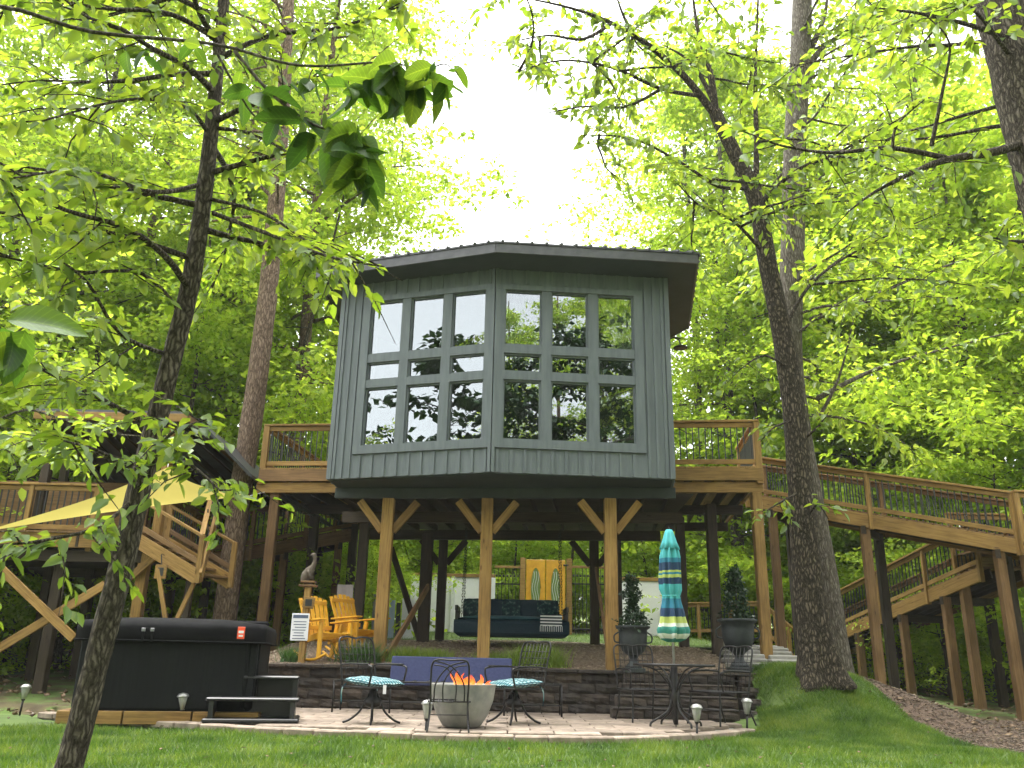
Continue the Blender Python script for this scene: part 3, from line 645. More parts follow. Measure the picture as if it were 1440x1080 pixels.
beam('cross_brace', P(-30, 770, 15.2), P(104, 898, 15.2), .05, .15, WOOD, look); beam('cross_brace', P(-40, 935, 15.32), P(148, 822, 15.32), .05, .15, WOOD, look)
beam('knee_brace', P(183, 812, 15.6), P(215, 785, 15.6), .07, .13, WOOD, look)
railing(look, (xl, yf+.1, LZ), (-7.6, yf+.2, LZ), .92, midposts=2); railing(look, (xr-.05, yf+1.3, LZ), (xr-.05, yb, LZ), .92, midposts=1)
railing(look, (xl, yb, LZ), (xr, yb, LZ), .92, midposts=2)
for px, Y in ((237, 15.7), (70, 15.7), (240, 19.2), (95, 19.2)):
    q = P(px, 640, Y); beam('roof_post', (q.x, Y, LZ), (q.x, Y, P(px, 600, 16).z), .15, .15, WOOD if px == 237 else WOODD, look)
e0, e1 = P(48, 588, 15.3), P(266, 578, 15.3); zr = (e0.z+e1.z)/2
Vr = [Vector((e0.x, 15.3, zr)), Vector((e1.x, 15.3, zr)), Vector((e1.x+.9, 20.2, zr-.95)), Vector((e0.x-.4, 20.2, zr-.75))]
lr = mesh('roof', [v+Vector((0, 0, o)) for o in (0, .09) for v in Vr], [(3, 2, 1, 0), (4, 5, 6, 7), (0, 1, 5, 4), (1, 2, 6, 5), (2, 3, 7, 6), (3, 0, 4, 7)], ROOFM, look)
beam('fascia', Vr[0]+Vector((0, -.02, -.04)), Vr[1]+Vector((0, -.02, -.04)), .04, .15, WOOD, lr); beam('fascia', Vr[1]+Vector((.02, 0, -.04)), Vr[2]+Vector((.02, 0, -.04)), .04, .15, WOODB, lr)
for k in range(7):
    a = Vr[0]+(Vr[1]-Vr[0])*((k+.5)/7); b = Vr[3]+(Vr[2]-Vr[3])*((k+.5)/7); beam('rafter', a+Vector((0, 0, -.075)), b+Vector((0, 0, -.075)), .05, .14, WOODD, lr, 0)
Vs = [Vr[1]+Vector((.05, .3, -.02)), Vr[1]+Vector((1.0, 1.0, -.95)), Vr[2]+Vector((.9, .3, -.35)), Vr[2]+Vector((.05, .1, .02))]
mesh('side_roof', [v+Vector((0, 0, o)) for o in (0, .07) for v in Vs], [(3, 2, 1, 0), (4, 5, 6, 7), (0, 1, 5, 4), (1, 2, 6, 5), (2, 3, 7, 6), (3, 0, 4, 7)], ROOFM, look)
prism('back_wall', [(xl+.3, yb-1.3), (-7.7, yb-1.3), (-7.7, yb-1.22), (xl+.3, yb-1.22)], LZ+.03, zr-.75, WOODB, look)
LLP = P(283, 818, 14.9)
stair = thing('lookout_stair', 'short pine stair dropping from the lookout deck to a small turning landing', 'stair', (-6.3, 15.2, 0))
A = Vector((xr-.1, yf-.05, LZ-.05)); B = P(278, 812, 14.9)
for o in (0, .95):
    n = Vector((.3, .95, 0))*o; beam('stringer', A+n, B+n, .045, .25, WOOD, stair)
    beam('handrail', A+n+Vector((0, 0, .7)), B+n+Vector((0, 0, .7)), .09, .05, WOOD, stair); beam('lower_rail', A+n+Vector((0, 0, .25)), B+n+Vector((0, 0, .25)), .05, .09, WOODB, stair)
    for t in (0, 1): q = A+(B-A)*t+n; beam('rail_post', q-Vector((0, 0, .1)), q+Vector((0, 0, .72)), .09, .09, WOOD, stair)
for k in range(5):
    q = A+(B-A)*((k+.5)/5); beam('tread', q, q+Vector((.3, .95, 0))*.95, .26, .04, WOODB, stair)
C = P(306, 718, 15.9)
beam('rising_stringer', B+Vector((.05, 0, 0)), C, .05, .24, WOOD, stair); beam('handrail', B+Vector((-.02, 0, .72)), C+Vector((-.15, 0, .3)), .09, .05, WOOD, stair)
for t in (.25, .5, .75):
    q = B+(C-B)*t; beam('baluster', q, q+Vector((-.08, 0, .6)), .02, .02, BALU, stair, 0)
for a, b in (((222, 800), (236, 893)), ((275, 815), (238, 893))): beam('prop', P(a[0], a[1], 15), P(b[0], b[1], 15), .05, .07, WOOD, stair)
q = P(262, 860, 15.6); beam('post', (q.x, 15.6, hz(q.x, 15.6)-.1), (q.x, 15.6, B.z), .12, .12, WOODD, stair)
gangway('link_bridge', 'narrow pine footbridge joining the lookout deck to the main deck', P(268, 784, 18.2), P(500, 744, 20.6), 1.1, (.2, .55, .9), rz_m=WOODB, side=1, mids=2)
# ------------------------------------------------------------------ white wall, iron fence and yellow gate on the slope behind
ww = thing('white_boundary_wall', 'long white rendered wall with a timber cap on the slope behind the swing', 'wall', (-1.7, 26, 1.4))
a, b = P(578, 890, 26), P(692, 890, 26); zt = P(640, 812, 26).z
box('wall_body', ((a.x+b.x)/2, 26, (zt+1.2)/2), (b.x-a.x, .2, zt-1.2), WHITEW, ww); box('cap', ((a.x+b.x)/2, 26, zt+.05), (b.x-a.x+.1, .3, .1), WOOD, ww)
for i in range(3): box('wall_post', (a.x+(b.x-a.x)*i/2, 25.86, (zt+1.2)/2), (.12, .06, zt-1.2), WHITE, ww)
ww2 = thing('white_garden_wall', 'short white rendered wall with a timber cap behind the folded umbrella', 'wall', (4.5, 26, 1.4))
a, b = P(868, 890, 26), P(950, 890, 26); box('wall_body', ((a.x+b.x)/2, 26, (zt+1.2)/2), (b.x-a.x, .2, zt-1.2), WHITEW, ww2); box('cap', ((a.x+b.x)/2, 26, zt+.05), (b.x-a.x+.1, .3, .1), WOOD, ww2)
fz = P(760, 872, 26.3).z
for nm, lb, x0, x1 in (('iron_fence', 'black iron fence with timber rail left of the yellow gate', 694, 735), ('iron_fence', 'black iron fence with timber rail right of the yellow gate', 799, 866)):
    A, B = P(x0, 872, 26.1), P(x1, 872, 26.1); f = thing(nm, lb, 'fence', ((A.x+B.x)/2, 26.1, 1.4)); z1 = P(x0, 797, 26.1).z
    beam('top_rail', (A.x, 26.1, z1), (B.x, 26.1, z1), .08, .07, WOOD, f); beam('bottom_rail', (A.x, 26.1, fz-.25), (B.x, 26.1, fz-.25), .06, .06, BLACK, f)
    for z in (z1-.5,): beam('middle_rail', (A.x, 26.1, z), (B.x, 26.1, z), .03, .04, BLACK, f, 0)
    nn = int((B.x-A.x)/.105)
    for k in range(nn+1): q = A.x+(B.x-A.x)*k/nn; beam('bar', (q, 26.1, fz-.5), (q, 26.1, z1-.04), .018, .018, BALU, f, 0)
    for k in range(nn): q = A.x+(B.x-A.x)*(k+.5)/nn; lathe('scroll', [(.0, -.05), (.035, 0), (0, .05)], BLACK, f, 6, (q, 26.1, z1-.26), smooth=False)
gate = thing('double_gate', 'bright yellow double door with arched ironwork panels on the slope', 'gate', (1.1, 26.1, 1.4))
g0, g1 = P(739, 872, 26), P(795, 872, 26); gz1 = P(766, 787, 26).z; gz0 = 1.5
for x in (g0.x-.1, g1.x+.12): box('gate_post', (x, 26.1, (gz1+1.2)/2), (.16, .16, gz1-1.2+.1), WOOD, gate)
mid = (g0.x+g1.x)/2
for x0, x1 in ((g0.x, mid-.01), (mid+.01, g1.x)):
    w = x1-x0
    lf = box('door_leaf', ((x0+x1)/2, 26.08, (gz1+gz0)/2), (w, .05, gz1-gz0), YELLOW, gate)
    cx = (x0+x1)/2; cz = gz1-.85; hw = w*.27
    ov = [(cx+hw*math.cos(t)*(1), cz+.62*math.sin(t)) for t in np.linspace(0, 2*math.pi, 25)[:-1]]
    mesh('panel', [(x, 26.05, z) for x, z in ov], [tuple(range(24))], simple('greenish_glass', [(.12, .2, .06), (.2, .28, .1)], 6, .2), lf)
    tube('arch_trim', [(x, 26.04, z) for x, z in ov+ov[:1]], .014, YELLOW, lf, 6)
    for k in (-1, 0, 1):
        tube('iron_scroll', [(cx+k*hw*.45+.03*math.sin(t*9), 26.035, cz-.5+t) for t in np.linspace(0, 1.0, 12)], .007, WHITE, lf, 5)
    box('lower_panel', (cx, 26.045, gz0+.3), (w*.6, .03, .35), YELLOW, lf, .01)
for z in (gz1-.15, gz0+.4): box('hinge', (g1.x+.02, 26.03, z), (.16, .03, .05), BLACK, gate)
pil = thing('white_panel_stack', 'upright pale boards and a blue panel leaning beyond the corner post', 'panels', P(560, 897, 21))
for i, (px, w, m, h) in enumerate(((528, .22, FLAG, 1.05), (549, .13, simple('pale_blue_paint', [(.35, .45, .6), (.45, .55, .7)], 4), .95), (558, .1, BALU, .85), (572, .3, WHITE, .95))):
    q = P(px, 897, 21-.05*i); box('board', (q.x, q.y, q.z+h/2-.05), (w, .05, h), m, pil)
# ------------------------------------------------------------------ vegetation
def unit(a): return a/np.maximum(np.linalg.norm(a, axis=-1, keepdims=True), 1e-9)
def leafmesh(name, base, axis, L, wr, m, parent, rg, hi=True, flat=.55):
    n = len(base); axis = unit(axis); up = unit(rg.normal(0, flat, (n, 3))+np.array([0, 0, 1.]))
    side = unit(np.cross(axis, up)); nr = np.cross(side, axis); L = L[:, None]; Wd = L*wr; fo = Wd*.35
    if parent is not None: base = base-np.array(topof(parent).location)
    if hi:
        V = np.stack([base, base+axis*L*.33+side*Wd+nr*fo, base+axis*L*.7+side*Wd*.72+nr*fo*.4, base+axis*L-nr*L*.12,
                      base+axis*L*.7-side*Wd*.72+nr*fo*.4, base+axis*L*.33-side*Wd+nr*fo], 1)
        return npmesh(name, V, 6, [(0, 3, 2, 1), (0, 5, 4, 3)], m, parent)
    V = np.stack([base, base+axis*L*.48+side*Wd+nr*fo, base+axis*L, base+axis*L*.48-side*Wd+nr*fo], 1)
    return npmesh(name, V, 4, [(0, 2, 1), (0, 3, 2)], m, parent)
def fineleaves(name, base, axis, L, wr, m, parent, rg, flat):
    """large leaves with a folded midrib, curled length and wavy rim"""
    n = len(base); axis = unit(axis); up = unit(rg.normal(0, flat, (n, 3))+np.array([0, 0, 1.])); side = unit(np.cross(axis, up)); nr = np.cross(side, axis)
    L = L[:, None]; base = base-np.array(topof(parent).location); rowsv = []; NR = 9; curl = rg.uniform(.05, .4, (n, 1)); ph = rg.uniform(0, 6, (n, 1))
    for j in range(NR):
        t = j/(NR-1); w = wr*L*(math.sin(math.pi*min(1, .04+t**.85*.96))**.75 if 0 < j < NR-1 else .03); c = base+axis*L*t-nr*L*curl*t*t
        for sd_ in (-1, -.5, 0, .5, 1): rowsv.append(c+side*w*sd_+nr*w*(abs(sd_)*.38)+nr*L*.012*np.sin(ph+t*14+sd_*2)*abs(sd_))
    V = np.stack(rowsv, 1); Fc = [(j*5+i, j*5+i+1, (j+1)*5+i+1, (j+1)*5+i) for j in range(NR-1) for i in range(4)]
    o = npmesh(name, V, NR*5, Fc, m, parent); o.data.shade_smooth()
    tt = np.tile(np.repeat(np.linspace(0, 1, NR), 5), n); ss = np.tile(np.tile([-1, -.5, 0, .5, 1], NR), n)
    for an, av in (('leaf_length', tt), ('leaf_side', ss)): o.data.attributes.new(an, 'FLOAT', 'POINT').data.foreach_set('value', av.astype(np.float32))
    return o
def forest_tree(name, label, seed, H, cb, Rm, r0, NL, leafL, bk, lf, group, lean=0, wr=.3):
    rg = np.random.default_rng(seed); r = random.Random(seed)
    t = thing(name, label, 'tree', (0, 0, 0), group)
    ph = r.uniform(0, 6); pts = []; rad = []
    for i in range(13):
        q = i/12; pts.append((lean*H*q*q+.12*math.sin(q*7+ph)*(q > 0), .12*math.sin(q*6+ph*2), H*q-.3)); rad.append(r0*(1-.82*q)*(1.35 if i == 0 else 1))
    v, f = tubegeo(pts, rad, 9); mesh('trunk', v, f, bk, t, True)
    gs = []; cps = []
    nl = max(9, int(H*1.15))
    for i in range(nl):
        q = (i+r.random())/nl; z = cb+(H*.97-cb)*q; tq = z/H; b = Vector((lean*H*tq*tq, 0, z-.3))
        az = i*2.4+r.uniform(-.4, .4); Lm = Rm*(.45+.75*math.sin(math.pi*min(1, .18+.82*q)))*r.uniform(.65, 1.1)*(1 if q < .85 else .6)
        rise = .12+.5*q; p = [b]; d = Vector((math.cos(az), math.sin(az), rise)).normalized()
        for k in range(4):
            d = (d+Vector((r.uniform(-.2, .2), r.uniform(-.2, .2), -.1+r.uniform(-.1, .1)))).normalized(); p.append(p[-1]+d*Lm/4)
        rr = max(.018, r0*.3*(1-.6*q)); gs.append(tubegeo(p, [rr, rr*.75, rr*.5, rr*.3, rr*.1], 5))
        for k in range(4):
            s = p[1+k % 4]; d2 = Vector((math.cos(az+r.uniform(-1.3, 1.3)), math.sin(az+r.uniform(-1.3, 1.3)), r.uniform(-.15, .4))).normalized(); L2 = Lm*r.uniform(.25, .45)
            e = s+d2*L2; gs.append(tubegeo([s, s+d2*L2*.5+Vector((0, 0, .05)), e], [rr*.3, rr*.2, rr*.06], 4)); cps += [(e, Lm*.16+.2), (s+d2*L2*.5, Lm*.13+.2)]
        cps += [(p[4], Lm*.16+.25), (p[3], Lm*.15+.25), (p[2], Lm*.12+.2)]
    v, f = join(*gs); mesh('limbs', v, f, bk, t, True)
    K = 18; ci = rg.integers(0, len(cps), NL//K); cc = np.array([cps[i][0] for i in ci]); cs = np.array([cps[i][1] for i in ci])
    cc = cc+rg.normal(0, 1, cc.shape)*cs[:, None]*np.array([.9, .9, .5]); nC = len(cc)          # flat drooping sprays
    rr_ = np.sqrt(rg.random((nC, K)))*rg.uniform(.25, .6, (nC, 1)); th = rg.uniform(0, 6.283, (nC, K)); tx = rg.normal(0, .25, (nC, 2, 1))
    dx, dy = rr_*np.cos(th), rr_*np.sin(th); off = np.stack([dx, dy, -.35*rr_**2+dx*tx[:, 0]+dy*tx[:, 1]+rg.normal(0, .045, (nC, K))], 2)
    pos = (cc[:, None]+off).reshape(-1, 3); ax = off.reshape(-1, 3)*np.array([1.6, 1.6, 0])+rg.normal(0, .5, pos.shape)*np.array([1, 1, .5])+np.array([0, 0, -.3])
    leafmesh('crown', pos, ax, rg.uniform(.6, 1.2, len(pos))*leafL, wr, lf, t, rg, False)
    return t
FT = [forest_tree('forest_tree', 'tall slender woodland tree with dark trunk and bright leaves behind the buildings', 11, 23, 5, 3.6, .2, 17000, .2, BARKG, LEAF_FAR, 'tall dark-trunked woodland trees'),
      forest_tree('forest_tree', 'tall straight tree with tan trunk and lime foliage in the woods', 12, 26, 7, 3.9, .24, 17000, .2, BARKP, LEAF_FAR, 'tall tan-trunked woodland trees'),
      forest_tree('forest_tree', 'leaning young tree with layered spring leaves in the woods', 13, 15, 2.5, 3.2, .11, 15000, .19, BARKD, LEAF_UNDER_LIT, 'leaning young woodland trees', .1),
      forest_tree('understory_tree', 'small bushy understory tree with pale green layered leaves', 14, 8.5, .8, 2.7, .07, 12000, .165, BARKD, LEAF_UNDER_LIT, 'small understory trees'),
      forest_tree('woodland_shrub', 'low spreading lime green shrub on the woodland floor', 15, 4.2, .2, 2.0, .04, 8000, .14, BARKD, LEAF_UNDER_LIT, 'low woodland shrubs')]
first = [True]*5
PLUR = ['tall grey-trunked trees', 'tall tan-trunked trees', 'leaning young trees', 'small bushy trees', 'low lime shrubs']
KIND = ['tall slender grey-trunked tree', 'tall straight tan-trunked tree', 'leaning young tree with layered leaves', 'small bushy lime-leaved tree', 'low spreading lime green shrub']
def plant(k, x, y, s=1.0, rz=None, rr=random.Random(77)):
    o = FT[k] if first[k] else copytree(FT[k]); first[k] = False
    where = 'behind the photographer, mirrored in the windows' if y < 0 else 'beyond the lookout deck' if x < -4 else 'beyond the sloping walkway' if x > 6.5 else 'beyond the white walls'
    o['label'] = KIND[k]+' '+where; o['group'] = PLUR[k]+' '+where
    o.location = (x, y, hz(x, y)-.05); o.rotation_euler = (0, 0, rr.uniform(0, 6.28) if rz is None else rz); o.scale = (s*rr.uniform(.9, 1.1), s*rr.uniform(.9, 1.1), s)
    return o
rt = random.Random(21)
def poly_ok(x, y):
    if -12 < x < -3.6 and 9 < y < 21.5: return False
    if 3 < x < 12.5 and 11 < y < 26.5: return False
    if -5 < x < 7 and y < 28.5: return False
    return True
placed = []
def field(k, n, x0, x1, y0, y1, s0, s1, dmin, ok=lambda x, y: True):
    c = 0; tries = 0
    while c < n and tries < 900:
        tries += 1; x, y = rt.uniform(x0, x1), rt.uniform(y0, y1)
        if not poly_ok(x, y) or not ok(x, y) or abs(x) > .68*y+4: continue
        if any((x-a)**2+(y-b)**2 < (min(dmin, d))**2 for a, b, d in placed): continue
        placed.append((x, y, dmin)); plant(k, x, y, rt.uniform(s0, s1)); c += 1
away = lambda x, y: abs(x+.1) > 2.5+.135*y          # the clearing behind the cabin stays open to the sky
field(0, 7, -26, -5, 22, 33, .85, 1.1, 3.6, away); field(0, 7, 6, 26, 24, 33, .85, 1.15, 3.6, away)
field(1, 5, -26, -5, 22, 35, .85, 1.1, 3.6, away); field(1, 5, 6, 28, 26, 35, .85, 1.1, 3.6, away)
field(2, 10, -24, -4, 21.5, 34, .8, 1.2, 2.4, away); field(2, 11, 5, 26, 22, 34, .8, 1.2, 2.4, away)
field(3, 15, -25, -4, 21, 38, .7, 1.1, 2.0); field(3, 16, 4, 28, 24, 38, .7, 1.1, 2.0); field(3, 9, -9, 10, 29, 38, .75, 1.15, 2.0)
field(4, 24, -26, -4, 19, 40, .9, 1.4, 1.6); field(4, 26, 5, 28, 22, 40, .9, 1.4, 1.6); field(4, 14, -9, 10, 28.6, 40, 1, 1.6, 1.8)
for x, y, s in ((-13.5, 13.5, .8), (-12.8, 17, 1), (13.5, 15.5, .9), (14, 19, 1.1), (12.8, 12.5, .6), (10.3, 21, .7), (9.3, 25, .8), (-13, 20, 1.2)): plant(4, x, y, s)
for x, y, s in ((-5.2, 22.2, .9), (-7.4, 22, .8), (-9.5, 21.9, .9), (-11.5, 21.6, .9), (11.6, 23, .9), (6.6, 27.7, .8), (-3.6, 23.4, .55), (13.2, 17.5, .7)): plant(4, x, y, s)
for x, y, s in ((-13.4, 15.4, .85), (14.4, 17.2, .9), (15, 22, 1), (11.9, 20.5, .8)): plant(3, x, y, s)
for x, y, s in ((13.2, 20.3, 1.0), (-14.5, 18.5, 1.0), (11.6, 27.5, 1.1), (8.1, 26.5, .9), (-9.5, 22.8, 1.05), (-6.3, 22.6, 1.0)): plant(2, x, y, s)
for x, y, k, s in ((7.6, 28, 0, 1.05), (9.6, 31, 1, 1.0), (-8.6, 24, 1, 1.05), (-12.5, 22, 0, 1.0), (13.5, 24, 0, 1.1), (-7.6, 30, 0, 1.1)): plant(k, x, y, s)
# the woods behind the photographer, mirrored in the windows
for x, y, k, s in ((2.5, -7, 2, 1.05), (7, -6, 0, .8), (10, -11, 1, .8), (4, -13, 0, .85), (13, -3, 2, 1.1), (-3.5, -11, 2, 1.0), (-1, -17, 1, .75), (16, -12, 0, 1), (8, -19, 1, .9), (-9, -17, 0, .72), (-14, -8, 2, .95), (-17, -16, 0, .8), (20, -5, 1, .9), (0.5, -24, 0, .9), (-8, -27, 1, .8)): plant(k, x, y, s)
LEAF_SILHOUETTE = island('silhouette_leaf', [(.012, .03, .01), (.02, .05, .012), (.04, .075, .015)], .4, trans=(1.3, 1.4, .8), tfac=.25, gloss=.04)  # broad leaf with shade put into its colour, for dark silhouettes in the panes
BT = [forest_tree('shade_tree', 'broad-leaved tree behind the photographer mirrored in the right-hand panes', 31, 14, 5.5, 2.9, .2, 5600, .34, BARKD, LEAF_SILHOUETTE, None),
      forest_tree('shade_tree', 'broad-leaved tree beside the lawn mirrored in the left-hand panes', 32, 12.6, 4.8, 2.2, .16, 3000, .34, BARKD, LEAF_SILHOUETTE, None),
      forest_tree('shade_tree', 'tall broad-leaved tree behind the photographer mirrored beside the cabin corner', 33, 12.5, 5.5, 2.4, .16, 3800, .34, BARKD, LEAF_SILHOUETTE, None)]
for o, (x, y) in zip(BT, ((5.6, -2.6), (-10.2, 2.6), (1.7, -4.2))): o.location = (x, y, hz(x, y)-.1)
# ---- trees of the garden itself
class Tree:
    def __init__(s, name, label, base, seed):
        s.root = thing(name, label, 'tree', base); s.rg = np.random.default_rng(seed); s.r = random.Random(seed); s.gs = []; s.lp = []; s.la = []; s.ll = []
    def trunk(s, pts, rad, bk, seg=18, flare=1.0, n=10):
        p = curve(pts, n); rr = np.interp(np.linspace(0, len(pts)-1, len(p)), range(len(pts)), rad)
        V, Fc = tubegeo(p, list(rr), seg)
        ph = s.r.uniform(0, 6); out = []
        for i, v in enumerate(V):
            c = p[i//seg]; k = i % seg; a = k/seg*6.283
            q = 1+.05*math.sin(3*a+ph+i//seg*.21)+.035*math.sin(7*a+i//seg*.5)+s.r.uniform(-.03, .03)
            dist = (c-p[0]).length
            q += flare*.55*math.exp(-dist/.4)*(1+.5*math.sin(5*a+ph)+.25*math.sin(3*a))
            out.append(c+(v-c)*q)
        mesh('trunk', out, Fc, bk, s.root, True); s.bk = bk; return p
    def limb(s, pts, r0, r1=.008, seg=7, n=5):
        p = curve(pts, n); s.gs.append(tubegeo(p, list(np.linspace(r0, r1, len(p))), seg)); return p
    def foliate(s, p, t0=.3, step=.3, tl=.6, nleaf=12, LL=.15, droop=.25, clear=None):
        """twigs and leaves along a limb"""
        acc = 0; tot = sum((p[i+1]-p[i]).length for i in range(len(p)-1)); nxt = tot*t0
        for i in range(len(p)-1):
            d = p[i+1]-p[i]; L = d.length
            while acc+L >= nxt:
                q = p[i]+d*((nxt-acc)/L); dn = d.normalized(); nxt += step*s.r.uniform(.7, 1.3)
                td = (dn*s.r.uniform(.1, .9)+Vector((s.r.uniform(-1, 1), s.r.uniform(-1, 1), s.r.uniform(-.5, .35)))).normalized(); tll = tl*s.r.uniform(.5, 1.2)
                e1 = q+td*tll*.5; e2 = e1+(td+Vector((s.r.uniform(-.4, .4), s.r.uniform(-.4, .4), -droop))).normalized()*tll*.5
                s.gs.append(tubegeo([q, e1, e2], [.007, .005, .002], 4, False))
                for k in range(nleaf):
                    f = (k+.6)/nleaf; b = q+(e1-q)*2*f if f < .5 else e1+(e2-e1)*(2*f-1)
                    if clear and clear(b): continue
                    a = td*.7+Vector((s.r.uniform(-1, 1), s.r.uniform(-1, 1), s.r.uniform(-1.0, .25)))
                    s.lp.append(tuple(b+Vector((s.r.gauss(0, .03), s.r.gauss(0, .03), s.r.gauss(0, .03))))); s.la.append(tuple(a)); s.ll.append(LL*s.r.uniform(.6, 1.2))
            acc += L
    def auto(s, b, az, L, rise, r0, **kw):
        d = Vector((math.cos(az), math.sin(az), rise)).normalized(); p = [Vector(b)]
        for k in range(5):
            d = (d+Vector((s.r.uniform(-.28, .28), s.r.uniform(-.28, .28), s.r.uniform(-.2, .1)))).normalized(); p.append(p[-1]+d*L/5)
        pp = s.limb(p, r0, .006, 6, 3); s.foliate(pp, **kw); return p
    def done(s, lf, wr=.26, flat=.55, fine=False):
        if s.gs: v, f = join(*s.gs); mesh('limbs', v, f, s.bk, s.root, True)
        if s.lp and fine: fineleaves('crown', np.array(s.lp), np.array(s.la), np.array(s.ll), wr, lf, s.root, s.rg, flat)
        elif s.lp: leafmesh('crown', np.array(s.lp), np.array(s.la), np.array(s.ll), wr, lf, s.root, s.rg, True, flat)
def rpx(w, px, py, Y): v = ray(px, py); return w/2*(Y/v.y)/FPX
def pxpath(L, Y): return [P(a, b, Y) for a, b, w in L], [rpx(w, a, b, Y) for a, b, w in L]
def open_sky(b):   # leaves that would hang in the clearing over the cabin
    e = math.degrees(math.atan2(b.z-.78, math.hypot(b.x, b.y))); a = math.degrees(math.atan2(b.x, b.y))
    rb = float(np.interp(e, [20, 30, 33, 36, 39, 41], [8, 7.8, 6.5, 3.0, -.5, -4]))+.6*math.sin(e*3.1); lb = -7.2+.6*math.sin(e*2.3)
    return 20 < e < 39.5 and lb < a < rb or 13 < e < 26 and -9.5 < a < 11
# the dark leaning tree beside the hot tub
L1 = [(88, 1105, 46), (128, 960, 39), (168, 810, 40), (205, 650, 36), (240, 510, 32), (272, 380, 30), (292, 230, 25), (306, 90, 20), (318, -40, 17), (330, -260, 13)]
p, r_ = pxpath([(q[0], q[1], q[2]*.84) for q in L1], 6.4)
T1 = Tree('oak_tree', 'dark rough-barked tree leaning in front of the hot tub', (p[0].x, p[0].y, hz(p[0].x, p[0].y)), 4)
p[0].z = min(p[0].z, hz(p[0].x, p[0].y)-.12); p = T1.trunk(p, r_, BARKD, 18, .08)
kw = dict(step=.15, tl=.6, nleaf=13, LL=.13, clear=open_sky)
for pts, w in (([(190, 700, 8.6), (140, 740, 8.2), (60, 760, 7.6), (-40, 770, 7)], 9), ([(296, 280, 8.6), (370, 300, 8.4), (440, 345, 8.2), (490, 375, 8.1)], 8), ([(228, 640, 8.6), (270, 655, 8.3), (310, 690, 7.8)], 9), ([(215, 600, 8.6), (140, 560, 8), (60, 520, 7.3), (-50, 470, 7)], 12),
               ([(238, 500, 8.6), (170, 470, 8.2), (125, 400, 7.8), (90, 370, 7.4)], 10), ([(255, 440, 8.6), (200, 385, 8.3), (110, 382, 8), (0, 360, 7.4)], 10), ([(300, 300, 8.6), (380, 330, 8.3), (460, 360, 8), (540, 375, 7.7)], 10),
               ([(280, 260, 8.6), (215, 270, 8), (120, 240, 7.4), (20, 250, 6.8)], 11), ([(295, 190, 8.6), (260, 150, 8.2), (180, 140, 7.6), (60, 170, 7)], 10), ([(305, 180, 8.6), (360, 190, 8.4), (430, 230, 8.2)], 9),
               ([(312, 80, 8.6), (380, 50, 8.2), (470, 40, 7.8), (560, 10, 7.4)], 12), ([(310, 60, 8.6), (240, 20, 8), (130, 10, 7.5), (0, -20, 7)], 12), ([(210, 650, 8.6), (240, 610, 8.2), (290, 590, 7.8)], 8), ([(200, 690, 8.6), (150, 640, 7.9), (90, 620, 7.2)], 9)):
    pp = T1.limb([P(q[0], q[1], q[2]-2.2) for q in pts], rpx(w*.7, pts[0][0], pts[0][1], 6.4), .006); T1.foliate(pp, t0=.22, **kw)
for k in range(34):
    z = 3.6+.27*k; c = min(p, key=lambda q: abs(q.z-z)); az = T1.r.choice([math.pi, math.pi*.75, -2.4, 2.9, -1.9, 1.7, .3, -.3]); T1.auto(c, az+T1.r.uniform(-.4, .4), T1.r.uniform(1.2, 2.6) if abs(az) > .5 else 1.2, T1.r.uniform(-.05, .35), .03, t0=.25, **kw)
T1.done(LEAF_OAK)
# the tan pine trunk between lookout and cabin
p, r_ = pxpath([(312, 905, 34), (330, 760, 31), (352, 600, 29), (372, 450, 27), (386, 320, 24), (393, 220, 21), (402, 80, 17), (408, -60, 14)], 17)
T2 = Tree('pine_tree', 'straight tan-barked trunk rising between the lookout deck and the cabin', (p[0].x, 17, hz(p[0].x, 17)), 5)
p[0].z = hz(p[0].x, 17)-.1; p = T2.trunk(p, r_, BARKP, 16, .4); T2.limb([P(392, 290, 17), P(380, 275, 17), P(366, 262, 16.9)], .07, .03)
for k in range(16):
    z = 10+.45*k; c = min(p, key=lambda q: abs(q.z-z)); T2.auto(c, T2.r.uniform(1.6, 4.9), T2.r.uniform(1.4, 2.8), .15, .04, t0=.3, step=.3, tl=.8, nleaf=12, LL=.19, clear=open_sky)
T2.done(LEAF_SPRING)
